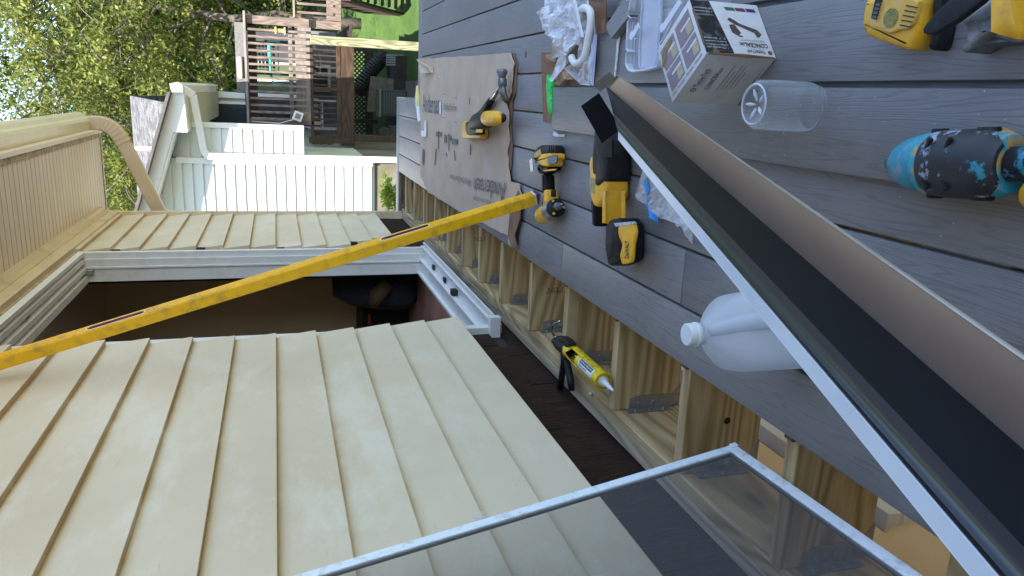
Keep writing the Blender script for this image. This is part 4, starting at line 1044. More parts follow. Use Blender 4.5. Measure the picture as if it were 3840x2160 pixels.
b = B(); b.slab(rnd(GS(Z6, [(325, 1010), (400, 935), (478, 930), (515, 1050), (520, 1120), (330, 1200), (280, 1190), (345, 1090)], .008, .062), 3), .008, .062, .010, both=True); b.build('neck', YEL, im, auto=38)
b = B(); b.slab(rnd(GS(Z6, [(420, 935), (478, 932), (498, 1030), (425, 1045)], .05, .068), 3), .05, .068, .005); b.build('trigger', BLK, im, auto=38)
hz = .040; ha = gz(*Z6(285, 1330), hz); hb = gz(*Z6(560, 1170), hz + .004); ax = (hb - ha); L = ax.length; axn = ax.normalized()
b = B(); b.lathe([(0, .018), (.004, .026), (.012, .031), (L * .42, .033), (L * .48, .033)], ha, ax, 24); b.build('motor_housing', YEL, im, auto=40)
b = B(); b.lathe([(L * .48, .0345), (L * .72, .0345), (L * .76, .033)], ha, ax, 24); b.build('gear_case', GREY, im, auto=40)
b = B(); b.lathe([(L * .76, .034), (L * .82, .033), (L * .84, .027)], ha, ax, 24); b.build('nose_guard', BLK, im, auto=40)
b = B(); b.lathe([(L * .84, .015), (L * .93, .015), (L * .95, .011), (L * .98, .011)], ha, ax, 18); b.build('collet', SAWM, im, auto=40)
b = B(); b.lathe([(L * .98, .004), (L * 1.10, .004), (L * 1.13, .0025)], ha, ax, 8); b.build('bit', STEEL, im)
b = B()
for k in range(3):
    a = .8 + k * 2.1; u = axn.orthogonal().normalized(); w = axn.cross(u); c = ha + ax * .845 + (u * math.cos(a) + w * math.sin(a)) * .026; b.lathe([(0, .005), (.003, .005)], c, axn, 6)
b.build('nose_bolts', YEL, im)
b = B(); q = G(Z6, [(108, 490), (150, 450), (165, 640), (130, 668)], .03); b.loft([q, [p + Vector((0, 0, .002)) for p in q]])
b.tube([q[1], gz(*Z6(200, 520), .04)], .004, 6); b.build('belt_hook', STEEL, im)
b = B(); q = G(Z6, [(160, 395), (255, 320), (270, 400), (200, 450), (170, 445)], .0655); b.loft([[p - Vector((0, 0, .004)) for p in q], q]); b.build('battery_label', mk('orange_label', (.50, .30, .10), .5), im)

# --- reciprocating saw
sw = thing('reciprocating_saw', 'large yellow and black reciprocating saw lying partly under the metal channel', 'power tool', tuple(gz(*Z6(1300, 700), 0)))
b = B(); b.slab(rnd(GS(Z6, [(1110, 30), (1300, -20), (1440, 120), (1535, 260), (1590, 390), (1592, 620), (1570, 790), (1420, 860), (1280, 900), (1150, 880), (1128, 790), (1165, 720), (1080, 720), (1040, 600), (1030, 430), (1060, 300), (1090, 200)], .004, .088), 3), .004, .088, .014, 4, both=True); b.build('rubber_boot', BLK, sw, auto=38)
b = B()
for k in range(13):
    y = 130 + k * 21; c = crv([(1105 + k * 3, y - 40, 0), (1180, y + 15, 0), (1270, y + 50, 0), (1370, y + 55, 0)], 4, False); b.tube([gz(*Z6(p.x, p.y), .0865 if 0 < i < len(c) - 1 else .080) for i, p in enumerate(c)], .0022, 5)
b.build('grip_ribs', BLK, sw)
b = B(); b.slab(rnd(GS(Z6, [(1003, 640), (1200, 560), (1560, 640), (1558, 1000), (1520, 1060), (1460, 1100), (1340, 1160), (1220, 1190), (1130, 1180), (1060, 1100), (1005, 990)], .006, .084), 3), .006, .084, .012, 4, both=True); b.build('motor_housing', YEL, sw, auto=38)
b = B(); b.slab(rnd(G(Z6, [(1012, 500), (1036, 425), (1062, 500), (1072, 640), (1060, 720), (1010, 660)], .055), 3), .02, .056, .004); b.build('side_trim', YEL, sw, auto=38)
b = B(); b.slab(G(Z6, [(1012, 740), (1075, 760), (1085, 990), (1030, 960), (1012, 880)], .0855), .080, .0858, .001); b.build('rating_plate', mk('rating_plate', (.33, .30, .14), .6, var=.35, vs=180), sw)
b = B(); b.slab(rnd(GS(Z6, [(1228, 1100), (1260, 960), (1400, 940), (1458, 1080), (1478, 1430), (1270, 1450)], .03, .092), 3), .03, .092, .012, 4, both=True); b.build('rear_handle', YEL, sw, auto=38)
b = B(); b.slab(rnd(GS(Z6, [(1045, 1080), (1100, 1130), (1130, 1190), (1225, 1200), (1245, 1330), (1265, 1470), (1180, 1490), (1120, 1350), (1060, 1250)], .004, .055), 3), .004, .055, .010, both=True); b.build('trigger_grip', BLK, sw, auto=38)
b = B(); b.slab(rnd(GS(T5, [(1990, 250), (2060, 205), (2190, 195), (2240, 240), (2272, 320), (2262, 490), (2215, 530), (2060, 560), (2030, 548), (1988, 450), (1978, 390)], .004, .085), 3), .004, .085, .016, both=True); b.build('battery', BLK, sw, auto=38)
b = B(); b.slab(rnd(GS(T5, [(2085, 265), (2140, 230), (2225, 240), (2238, 310), (2215, 400), (2205, 530), (2120, 550), (2100, 480), (2125, 400), (2090, 330)], .082, .0905), 2), .082, .0905, .004); b.build('battery_panel', YEL, sw, auto=38)
b = B(); q = G(T5, [(2055, 235), (2210, 222), (2222, 240), (2070, 262)], .0915); b.loft([[p - Vector((0, 0, .004)) for p in q], q]); b.build('foil_strip', mk('torn_foil', (.45, .55, .68), .3, .3, var=.4, vs=90), sw)
p0 = two(T5, (2170, 500), .0912); p1 = two(T5, (2172, 366), .0912); p2 = two(T5, (2138, 500), .0912); fit('DeWALT', p0, p1 - p0, p2 - p0, INK, sw, bold=.02)

# --- torn brown corrugated carton, green knife, packaging
bc = thing('torn_carton', 'torn brown corrugated carton under the clear plastic packaging', 'carton', tuple(gz(*T2(1600, 600), 0)))
b = B(); sheet(b, G(T2, [(1505, 395), (1600, 398), (1615, 340), (1640, 285), (1700, 160), (1880, 0), (1960, 0), (1935, 200), (1905, 645), (1700, 655), (1612, 650), (1590, 925), (1520, 915)], .006), .0055, .003, .0015, 6, .04); b.build('base_sheet', M['cardb'], bc)
b = B(); sheet(b, G(T2, [(1880, 0), (2025, 0), (2008, 240), (1935, 262), (1935, 60)], .03), .038, .003, .008, 18, .025); b.build('side_flap', M['cardb'], bc)
for q in ([(1605, 640), (1640, 560), (1720, 480), (1735, 500), (1700, 580), (1650, 640)], [(1675, 545), (1770, 545), (1775, 600), (1700, 600)], [(1600, 330), (1640, 285), (1625, 370), (1590, 430), (1580, 400)], [(1535, 415), (1580, 405), (1610, 460), (1590, 465), (1560, 440), (1555, 480)]):
    b = B(); zq = random.uniform(.02, .045); sheet(b, G(T2, q, zq), zq, .0025, .012, 25, .02); b.build('torn_flap', mk('kraft_flap', (.33, .215, .14), .85, var=.2, vs=20), bc)
gk = thing('utility_knife', 'bright green utility knife smudged with black lying on brown carton', 'knife', tuple(gz(*T2(1580, 700), .01)))
b = B(); b.slab(rnd(GS(T2, [(1556, 565), (1572, 556), (1590, 600), (1608, 660), (1625, 790), (1618, 850), (1600, 880), (1575, 850), (1555, 760), (1545, 640)], .007, .028), 3), .007, .030, .005, both=True); b.build('handle', mk('neon_green', (.01, .60, .07), .4, var=.15, vs=40, dirt=(.01, .08, .02), ds=55, damt=.9), gk, auto=38)
b = B(); q = G(T2, [(1592, 868), (1616, 858), (1606, 908)], .014); b.loft([q, [p + Vector((0, 0, .002)) for p in q]]); b.build('blade', SAWM, gk)
pk = thing('plastic_packaging', 'crumpled clear plastic bag of white door handle parts on torn carton', 'packaging', tuple(gz(*T2(1750, 300), .01)))
def crumple(outline, z, amp, step, mat, name):
    b = B(); sheet(b, outline, z, 0, amp, 14, step)
    for v in b.bm.verts:
        v.co.z += amp * .8 * (mnoise.noise(v.co * 28) + abs(mnoise.noise(v.co * 60)) * .9); v.co.z = max(v.co.z, .027 if False else .008)
    return b.build(name, mat, pk)
crumple(G(T2, [(1535, -15), (1530, 90), (1545, 180), (1580, 240), (1605, 300), (1640, 292), (1660, 330), (1595, 445), (1640, 430), (1660, 420), (1600, 560), (1585, 600), (1615, 622), (1680, 500), (1745, 420), (1800, 270), (1790, 120), (1760, -15)], .045), .050, .022, .010, FILM2, 'clear_bag')
crumple(G(T2, [(1540, 0), (1528, 110), (1560, 215), (1590, 270), (1690, 300), (1750, 200), (1800, 250), (1850, 350), (1840, 470), (1760, 520), (1850, 640), (1905, 648), (1925, 300), (1930, 60), (1880, -10)], .05), .062, .026, .010, FILM, 'outer_bag')
b = B(); hp_ = crv([tuple(p) for p in G(T2, [(1808, 92), (1812, 72), (1840, 60), (1868, 72), (1882, 110), (1878, 200), (1858, 320), (1835, 430), (1805, 470), (1765, 478), (1745, 450), (1737, 430)], .075)], 5, False); b.tube(hp_, [.0115] * len(hp_), 10); b.build('door_handle', WHT, pk, True)
b = B(); q = G(T2, [(1752, -20), (1765, -20), (1832, 280), (1820, 282)], .085); b.loft([q, [p + Vector((0, 0, .004)) for p in q]]); b.build('white_strip', WHT, pk)
b = B(); sheet(b, G(T2, [(1895, -15), (1975, -15), (1985, 40), (1965, 60), (1928, 62), (1930, 200), (1905, 648), (1880, 640), (1860, 480), (1905, 250), (1910, 70)], .035), .035, .001, .006, 12, .02); b.build('instruction_sheet', mk('blueish_paper', (.55, .58, .80), .6, var=.05), pk)
p0 = two(T2, (1568, 122), .086); fit('3/400 S', p0, two(T2, (1625, 70), .086) - p0, two(T2, (1560, 100), .086) - p0, INK, pk)
p0 = two(T2, (1600, 142), .086); fit('ing Door', p0, two(T2, (1652, 95), .086) - p0, two(T2, (1590, 122), .086) - p0, INK, pk)
p0 = two(T2, (1648, 140), .086); fit('White', p0, two(T2, (1688, 100), .086) - p0, two(T2, (1636, 122), .086) - p0, INK, pk)
# --- saw blade
p = G(T2, [(2164, -30), (2120, 150), (2090, 320), (2066, 575)], .030)
sb = thing('long_saw_strip', 'long thin saw blade with worn blue print lying across the loose boards', 'saw blade', tuple(p[1]))
b = B(); ww = [.019, .018, .016, .009]
L_ = [q - Vector((w, 0, 0)) for q, w in zip(p, ww)]; R_ = [q + Vector((w * .2, -w * .4, 0)) for q, w in zip(p, ww)]
side = [(p[min(i + 1, 3)] - p[max(i - 1, 0)]).normalized().cross(Vector((0, 0, 1))) for i in range(4)]
b.loft([[p[i] - side[i] * ww[i] / 2, p[i] + side[i] * ww[i] / 2, p[i] + side[i] * ww[i] / 2 + Vector((0, 0, .0014)), p[i] - side[i] * ww[i] / 2 + Vector((0, 0, .0014))] for i in range(4)])
b.build('blade', mk('worn_blade_paint', (.60, .60, .60), .45, .2, var=.2, vs=60, dirt=(.30, .27, .22), ds=70, damt=.8), sb)
t_ = p[1] - p[0]; o_ = p[0].lerp(p[1], .35) - side[0] * .005 + Vector((0, 0, .0015)); fit('LENOX 12', o_, (p[2] - p[1]) * 1.0, side[1] * .010, BLUEP, sb, bold=.03)
# --- clear plastic case
pc_ = thing('plastic_case', 'open clear plastic case lying beside the white fastener box', 'case', tuple(gz(*T2(2300, 300), .03)))
out = [(2190, -40), (2175, 60), (2163, 110), (2182, 135), (2163, 165), (2152, 370), (2168, 388), (2152, 412), (2148, 480), (2165, 525), (2200, 540), (2290, 527), (2385, 500), (2400, 450), (2405, 330), (2440, 285), (2480, 200), (2570, -40)]
oc = G(T2, out, .05)
b = B(); b.slab([(q.x, q.y) for q in oc], .0255, .0275, 0); b.build('tray', CLEAR, pc_)
b = B()
for w, zz in ((.0030, .050), (.002, .035)): b.tube([Vector((q.x, q.y, zz)) for q in oc], w, 6)
b.loft([[Vector((q.x, q.y, zz)) for q in oc] for zz in (.027, .050)], False); b.build('rim', film('milky_rim', (.70, .75, .85), .42), pc_)
inn = crv(G(T2, [(2270, -20), (2260, 60), (2248, 200), (2240, 480), (2262, 505), (2340, 500), (2365, 450), (2372, 320), (2395, 100), (2380, -20)], .045), 3)
b = B(); b.tube([Vector((q.x, q.y, .042)) for q in inn], .0022, 6); b.slab([(q.x, q.y) for q in inn], .034, .038, .003); b.build('raised_panel', film('milky_panel', (.66, .70, .82), .30, .2, .2), pc_)
ARM = film('milky_arm', (.7, .74, .82), .5)
b = B(); b.bar(gz(*T2(2200, 270), .055), gz(*T2(2245, 190), .055), .016, .004); b.lathe([(0, .011), (.005, .011)], gz(*T2(2200, 270), .0505), (0, 0, 1), 16); b.build('hinge_arm', ARM, pc_)
b = B(); b.bar(gz(*T2(2432, 210), .055), gz(*T2(2560, 10), .055), .018, .004); b.lathe([(0, .011), (.005, .011)], gz(*T2(2432, 210), .0505), (0, 0, 1), 16); b.build('hinge_arm', ARM, pc_)
b = B()
for (x, y) in [(2200, 0), (2215, 0)]: b.tube(G(T2, [(x + 3, y), (x, 200), (x - 8, 500)], .030), .0015, 5)
for y in (232, 292): b.tube(G(T2, [(2155, y), (2232, y)], .030), .0015, 5)
b.build('tray_ribs', MATS.get('milky') or film('milky_ribs', (.75, .78, .85), .6), pc_)

# --- fastener box
N = Vector((.100, 1.330, .0255)); U = Vector((.107, .087, 0)); V = Vector((-.106, .106, 0)); Hh = Vector((0, 0, .158))
U = U.normalized() * .139; V = (V - V.dot(U.normalized()) * U.normalized()).normalized() * .150
bx = thing('fastener_box', 'white cardboard box of hidden deck fasteners with one torn photo corner', 'box', tuple(N))
CARDW = mk('white_carton', (.62, .62, .63), .5, var=.04, vs=20, dirt=(.45, .40, .36), ds=30, damt=.35)
b = B(); b.loft([[N, N + U, N + U + V, N + V], [N + Hh, N + U + Hh, N + U + V + Hh, N + V + Hh]]); es = list(b.bm.edges); bmesh.ops.bevel(b.bm, geom=es, offset=.0016, segments=2, profile=.5, affect='EDGES'); b.build('carton', CARDW, bx, auto=38)
nR = U.cross(Hh).normalized() * 1.0; nR = -nR if nR.dot(Vector((1, -1, 0))) < 0 else nR
nB = V.cross(Hh).normalized(); nB = -nB if nB.dot(Vector((-1, -1, 0))) < 0 else nB
def onR(a, h, e=.0006): return N + U * a + Hh * (1 - h) + nR * e
def onB(a, h, e=.0006): return N + V * a + Hh * (1 - h) + nB * e
def onT(a, c, e=.0006): return N + Hh + U * a + V * c + Vector((0, 0, e))
def patch(name, mat, *qs, e=0):
    b = B()
    for q in qs: b.face(q)
    ob = b.build(name, mat, bx); return ob
def Rq(a0, a1, h0, h1, e=.0006, sh=0): return [onR(a0, h1, e), onR(a1, h1 + sh, e), onR(a1, h0 + sh, e), onR(a0, h0, e)]
patch('black_panel', mk('black_print', (.012, .012, .013), .35, var=.3, vs=60, dirt=(.3, .28, .26), ds=60, damt=.5), [onR(.012, .40), onR(.985, .28), onR(.985, -.0), onR(.012, .0)][::1])
for k, mname in enumerate([('tab_navy', (.03, .035, .12)), ('tab_maroon', (.16, .03, .06)), ('tab_green', (.03, .13, .06))]): patch('colour_tab', mk(*mname, .5), Rq(.84, .90, .80 - k * .155, .94 - k * .155, .0007, -.02))
brn = mk('brown_print', (.085, .05, .045), .5, var=.2, vs=200)
ri = [(.66, .60), (.70, .56), (.69, .50), (.64, .48), (.58, .50), (.50, .62), (.40, .80), (.33, .86), (.36, .90), (.42, .84), (.50, .70), (.56, .62), (.42, .55), (.34, .58), (.36, .62), (.46, .62)]
patch('clip_picture', brn, [onR(a, h) for a, h in [(.70, .50), (.66, .46), (.62, .49), (.57, .56), (.44, .80), (.36, .82), (.37, .86), (.42, .90), (.50, .86), (.60, .62), (.66, .56)]], [onR(a, h) for a, h in [(.56, .46), (.58, .54), (.42, .60), (.38, .56), (.36, .62), (.34, .58), (.42, .47)]])
def txR(s, h0, h1, a0, a1, m=INK, bold=0): fit(s, onR(a1, h1, .0008), onR(a1, h0, .0008) - onR(a1, h1, .0008), onR(a0, h1, .0008) - onR(a1, h1, .0008), m, bx, bold=bold)
txR('CONCEALoc', .52, .93, .165, .245, INK, .02); txR('SUJETADOR OCULTO', .56, .90, .275, .305); txR('TimberTech', .60, .86, .055, .115, INK, .01); txR('Go Against the Grain', .62, .86, .125, .14)
for k, s in enumerate(['+ 1753 tornillos color', 'sujetadores CONCEALoc', 'de acero inoxidable', '+ 1 broca']): txR(s, .03, .34, .10 + k * .055, .128 + k * .055, WHT)
for k, s in enumerate(['Cubre aproximadamente 9.29 m2', '+ Instrucciones', 'de instalacion']): txR(s, .0 + .02, .27, .70 + k * .06, .73 + k * .06, WHT)
txR('Hay 1 broca', .18, .36, .055, .075, mk('orange_print', (.5, .18, .05), .5))
b = B(); b.lathe([(0, .0052), (.0004, .0052)], onR(.085, .93, .0005), nR, 14); b.build('logo_disc', mk('brown_logo', (.12, .07, .05), .5), bx)
def txB(s, a0, a1, h0, h1, m=INK, bold=0): fit(s, onB(a0, h1, .0008), onB(a1, h1, .0008) - onB(a0, h1, .0008), onB(a0, h0, .0008) - onB(a0, h1, .0008), m, bx, bold=bold)
txB('TimberTech', .64, .28, .13, .215, INK); txB('Go Against the Grain', .62, .30, .225, .25); txB('CONCEALoc', .68, .24, .31, .38, INK); txB('TIMBERTECH.COM', .52, .30, .93, .955)
for k in range(3):
    b = B(); b.lathe([(0, .0062 - k * .0022), (.0004, .0062 - k * .0022)], onB(.71, .17, .0005 + k * .0003), nB, 16); b.build('logo_ring', MATS['brown_logo'] if k != 1 else CARDW, bx)
b = B()
for k in range(5):
    h = .50 + k * .055; a0, a1 = .70 - .02 * k, .18 + (.12 if k in (1, 4) else 0); b.face([onB(a0, h + .012), onB(a1, h + .012), onB(a1, h), onB(a0, h)])
b.build('small_print', mk('thin_grey_print', (.22, .22, .23), .6), bx)
# top: four photographs of boards and a torn corner
mv = mk('mauve_board_print', (.25, .19, .21), .5, var=.06, vs=60); tn = mk('tan_post_print', (.42, .36, .22), .5, var=.12, vs=90)
def Tq(a0, a1, c0, c1, e=.0008): return [onT(a0, c0, e), onT(a1, c0, e), onT(a1, c1, e), onT(a0, c1, e)]
for (a0, a1, c0, c1) in [(.14, .48, .08, .47), (.52, .90, .08, .47), (.14, .48, .53, .93), (.52, .90, .53, .93)]:
    patch('photo_print', mv, Tq(a0, a1, c0, c1)); patch('photo_print', tn, Tq(a0 + .02, a0 + .22, c0 + .01, c0 + .16, .0011)); patch('photo_print', MATS['plain_white'], Tq(a0 + .20, a0 + .235, c0 + .01, c0 + .28, .0013))
patch('tear', mk('torn_brown_paper', (.25, .18, .09), .9, var=.4, vs=120), [onT(.60, .93, .0015), onT(.72, .80, .0015), (onT(.80, .60, .0015)), onT(.90, .62, .0015), onT(.88, .80, .0015), onT(.78, .93, .0015), onT(.66, .98, .0015)])
fit('Color To match / Pareado / Assortiti', onT(.05, .93, .0008), onT(.05, .08, .0008) - onT(.05, .93, .0008), onT(.10, .93, .0008) - onT(.05, .93, .0008), INK, bx)
b = B(); b.bar(onR(.15, .0, .001) + Vector((0, 0, .0)), onR(.8, .0, .001), .004, .0015); b.build('lid_seam', M['cardb'], bx)
b = B(); fl = [N + nB * .001 + nR * .001 + Hh * .98, N + nR * .004 + Hh * .5 + nB * .003, N + nR * .001 + nB * .001 + Hh * .04]; b.tube(fl, [.0015, .0035, .0015], 5); b.build('worn_edge', M['cardb'], bx)

# --- upturned clear jar
jr = thing('plastic_jar', 'empty clear plastic jar standing upside down on a loose board', 'jar', (.008, 1.200, .0255))
prof = [(0, .041), (.012, .041), (.013, .0445), (.020, .0455), (.085, .0455), (.100, .0445), (.106, .0425), (.110, .0445), (.120, .044), (.126, .040), (.129, .034), (.1285, .030), (.122, .024), (.118, .006)]
b = B(); b.lathe(prof, (.008, 1.2, .0255), (0, 0, 1), 40, cap=False)
b.lathe([(h, r - .0012) for h, r in prof[:-2]], (.008, 1.2, .0255), (0, 0, 1), 40, cap=False)
JG = film('clear_jar', (.62, .68, .76), .02, .04, .30); b.build('jar_wall', JG, jr, True)
b = B()
for k in range(5):
    a = k * 2 * math.pi / 5 + .3; c = Vector((.008, 1.2, .0255 + .121)); b.tube([c + Vector((math.cos(a) * .007, math.sin(a) * .007, 0)), c + Vector((math.cos(a) * .018, math.sin(a) * .018, .003)), c + Vector((math.cos(a) * .028, math.sin(a) * .028, .006))], [.0015, .0035, .001], 6)
b.lathe([(.1285, .0335), (.131, .0355), (.1285, .0375)], (.008, 1.2, .0255), (0, 0, 1), 40, False); b.build('base_star', film('jar_base', (.80, .86, .95), .45, .08), jr, True)

# --- translucent gallon jug
jx, jy = -.412, 1.165
jg = thing('plastic_jug', 'milky white one gallon jug with cap standing behind the metal channel', 'jug', (jx, jy, 0))
def m_milk():
    t = NT('milky_jug'); t.col(t.ramp(t.noise(t.pos(), 18, 3), [(.35, (.66, .70, .78)), (.7, (.74, .78, .84))])); t.p.inputs['Roughness'].default_value = .32
    a = t.n('ShaderNodeBsdfTranslucent'); a.inputs['Color'].default_value = (.86, .90, .97, 1); c = t.n('ShaderNodeBsdfTransparent'); c.inputs['Color'].default_value = (.9, .94, 1, 1)
    m1 = t.n('ShaderNodeMixShader'); m1.inputs[0].default_value = .45; t.L(t.p.outputs[0], m1.inputs[1]); t.L(a.outputs[0], m1.inputs[2])
    m2 = t.n('ShaderNodeMixShader'); m2.inputs[0].default_value = .16; t.L(m1.outputs[0], m2.inputs[1]); t.L(c.outputs[0], m2.inputs[2]); t.L(m2.outputs[0], t.out.inputs[0]); return t.m
MILK = m_milk()
def sq(cx, cy, z, hw, e, n=40, rot=.35):
    out = []
    for k in range(n):
        a = 2 * math.pi * k / n; c, s = math.cos(a), math.sin(a); r = hw / ((abs(c) ** e + abs(s) ** e) ** (1 / e)); x, y = r * c, r * s
        out.append(Vector((cx + x * math.cos(rot) - y * math.sin(rot), cy + x * math.sin(rot) + y * math.cos(rot), z)))
    return out
b = B(); rg = [(0.001, .060, 4), (.006, .072, 4.5), (.02, .0765, 5), (.07, .0765, 5), (.10, .0755, 5), (.145, .0755, 4.5), (.165, .072, 4), (.185, .063, 3), (.203, .049, 2.5), (.217, .033, 2.1), (.226, .0225, 2), (.236, .0195, 2), (.238, .022, 2), (.240, .0195, 2)]
b.loft([sq(jx, jy, z, h, e) for z, h, e in rg]); b.build('body', MILK, jg, True)
b = B(); b.lathe([(.2405, .0225), (.246, .0232), (.2475, .0215), (.250, .0215), (.262, .0212), (.264, .0195), (.2645, .004)], (jx, jy, 0), (0, 0, 1), 36); b.build('cap', mk('white_cap', (.66, .72, .78), .4, var=.03, bump=.3, bs=500), jg, auto=40)
hd = Vector((.55, -.83, 0)).normalized(); c0 = Vector((jx, jy, 0))
b = B(); hpts = crv([tuple(c0 + hd * r + Vector((0, 0, z))) for r, z in [(.020, .222), (.045, .205), (.066, .180), (.078, .155), (.080, .12), (.078, .09), (.070, .07)]], 5, False); b.tube(hpts, [.012 + .004 * math.sin(i / len(hpts) * 3.14) for i in range(len(hpts))], 12); b.build('handle', MILK, jg, True)
# --- blue lanyard in a clear bag
lb = thing('parts_bag', 'flat clear plastic bag holding a blue lanyard beside the metal channel', 'bag', tuple(gz(*Z6(1950, 1000), .01)))
b = B(); sheet(b, G(Z6, [(1870, 640), (1730, 1010), (1760, 1080), (1900, 1150), (1960, 1250), (2080, 1350), (2400, 1460), (2560, 1760), (2620, 1500), (2450, 1250), (2150, 900), (1960, 720)], .012), .016, 0, .012, 18, .012)
for v in b.bm.verts: v.co.z = max(.003, v.co.z + .008 * abs(mnoise.noise(v.co * 55)))
b.build('bag', FILM, lb)
b = B(); pp = G(Z6, [(1840, 830), (1890, 850), (1915, 930), (1870, 990), (1895, 1130), (1910, 1250), (1960, 1320), (2050, 1390)], .02); pp = crv([tuple(p) for p in pp], 4, False)
b.loft([[q + Vector((-.009, -.003, .001 + .004 * math.sin(i * .9))), q + Vector((.009, .003, .001)), q + Vector((.009, .003, .0025)), q + Vector((-.009, -.003, .0025 + .004 * math.sin(i * .9)))] for i, q in enumerate(pp)])
b.build('lanyard', mk('bright_blue_strap', (.015, .28, .72), .45), lb)
b = B(); q = G(Z6, [(2150, 1080), (2350, 1300), (2450, 1440), (2330, 1500), (2190, 1230)], .01); b.face(q); b.build('paper_insert', mk('paper_insert', (.55, .55, .66), .7), lb)

# --- paint spattered driver at the picture edge
td = thing('spattered_driver', 'yellow drill driver spattered with teal paint and a worn black grip', 'power tool', tuple(gz(*ZD(1300, 700), 0)))
def m_spat(name, base, spl, amt, spl2=None):
    t = NT(name); v = t.pos(); c = t.ramp(t.noise(v, 20, 3), [(.3, tuple(x * .8 for x in base)), (.7, base)])
    c = t.mix(t.ramp(t.noise(v, 17, 6, .65), [(amt, (0,) * 3), (amt + .04, (1,) * 3)]), c, spl)
    if spl2: c = t.mix(t.ramp(t.noise(t.pos((1.3, 1.3, 1.3)), 22, 6, .7), [(.58, (0,) * 3), (.64, (.9,) * 3)]), c, spl2)
    t.col(c); t.p.inputs['Roughness'].default_value = .5; t.bump(t.noise(v, 120, 3), .2, .001); return t.m
TEAL = m_spat('teal_paint_on_metal', (.04, .32, .46), (.20, .30, .42), .58); MOT = m_spat('teal_on_yellow', (.60, .36, .10), (.03, .34, .46), .47, (.25, .26, .20)); GRP = m_spat('spattered_rubber', (.022, .026, .034), (.03, .26, .36), .57, (.36, .44, .62))
ta = gz(*ZD(455, 690), .052); tb = gz(*ZD(2420, 705), .052); ta.z = .040; tb.z = .054; tx = (tb - ta); TL = tx.length
TP = [(0, .006), (.004, .014), (.012, .018)]
b = B(); b.lathe([(-.004, .004), (0, .010), (.010, .014), (.022, .016)], ta, tx, 20); b.build('chuck_tip', SAWM, td, auto=40)
b = B(); b.lathe([(.012, .016), (.020, .022), (.032, .031), (.050, .0385), (.072, .0435), (.088, .0455), (.090, .0445)], ta, tx, 36); b.build('front_sleeve', TEAL, td, auto=40)
b = B(); b.lathe([(.0905, .0455), (.093, .047), (.13, .0485), (.20, .0485), (TL - .02, .046), (TL, .038), (TL + .002, .01)], ta, tx, 36); b.build('motor_housing', MOT, td, auto=40)
# black rubber over-mould: a shell over the upper side only
axn = tx.normalized(); upv = Vector((0, -.35, 1)); upv = (upv - upv.dot(axn) * axn).normalized(); sdv = axn.cross(upv)
b = B(); rings = []
for h, r, a in [(.108, .0500, 40), (.114, .0515, 60), (.14, .0520, 66), (.19, .0520, 66), (TL - .025, .0515, 66), (TL - .008, .048, 62), (TL + .004, .036, 50)]:
    rings.append([ta + axn * h + (upv * math.cos(R(t)) + sdv * math.sin(R(t))) * r for t in np.linspace(-a, a, 17)] + [ta + axn * h + (upv * math.cos(R(t)) + sdv * math.sin(R(t))) * (r - .006) for t in np.linspace(a, -a, 17)])
b.loft(rings); b.build('rubber_overmould', GRP, td, auto=38)
for h in (.125, .160):
    for s in (-1, 1):
        b = B(); c = ta + axn * h; a = R(30 * s); c += (upv * math.cos(a) + sdv * math.sin(a)) * .0505; t2_ = (sdv * s * 1.0 + axn * .5).normalized(); b.bar(c - t2_ * .014, c + t2_ * .012, .006, .006, c - (ta + axn * h), .001); b.build('vent_slot', mk('slot_shadow_rubber', (.006, .006, .008), .8), td)
b = B()
for k in range(5):
    h = TL - .018 - k * .009; b.tube([ta + axn * h + (upv * math.cos(R(t)) + sdv * math.sin(R(t))) * (.0505 - .0009 * (4 - k)) for t in np.linspace(-42, 42, 12)], .0018, 6)
b.build('grip_ribs', GRP, td)
for s in (-1, 1):
    b = B(); c = ta + axn * .112 + sdv * s * .044 + upv * .012; b.lathe([(0, .012), (.006, .011)], c, sdv * s, 14); b.build('side_pad', BLK, td); b = B(); b.lathe([(0, .016), (.006, .014)], ta + axn * .195 + sdv * s * .043 + upv * .012, sdv * s, 14); b.build('side_pad', BLK, td)
b = B(); hh = tb + axn * .0; b.tube([hh, hh + axn * .05 + Vector((0, 0, -.01)), hh + axn * .12 + Vector((0, 0, -.02))], [.024, .022, .022], 14); b.build('handle', GRP, td, True)
for s in (-1, 1):
    b = B(); c = tb + axn * .03 + sdv * s * .038; b.lathe([(0, .018), (.05, .02)], c, axn, 14); b.build('battery_shoulder', YEL, td, True)

# --- battery pack tool top right
bt = thing('battery_tool', 'yellow battery pack and black lever tool lying at the corner of the photo', 'power tool', tuple(gz(*ZT(700, 400), .025)))
b = B(); b.slab(rnd(GS(ZT, [(185, -20), (130, 200), (105, 400), (125, 455), (190, 470), (190, 540), (950, 760), (1065, 772), (1215, 540), (1360, 70), (1370, -60), (800, -90)], .030, .078), 2), .030, .078, .010, both=True); b.build('battery', YEL, bt, auto=38)
b = B(); b.slab(rnd(GS(ZT, [(250, -40), (185, 400), (430, 470), (545, 505), (650, 490), (700, 455), (870, 445), (960, 330), (1060, -60)], .076, .0845), 1), .076, .0845, .003); b.build('battery_face', mk('worn_yellow', (.68, .40, .05), .5, var=.12, vs=60, dirt=(.50, .40, .25), ds=60, damt=.7), bt)
b = B(); b.slab(G(ZT, [(330, -30), (262, 275), (345, 298), (438, -30)], .0865), .083, .0865, .001); b.build('gauge', BLK, bt)
b = B()
for k in range(4): b.slab(G(ZT, [(345 - k * 18, 85 + k * 62 - 40), (400 - k * 18, 95 + k * 62 - 40), (390 - k * 18, 135 + k * 62 - 40), (333 - k * 18, 125 + k * 62 - 40)], .088), .0862, .088)
b.build('gauge_cells', mk('grey_cells', (.07, .085, .09), .3), bt)
b = B()
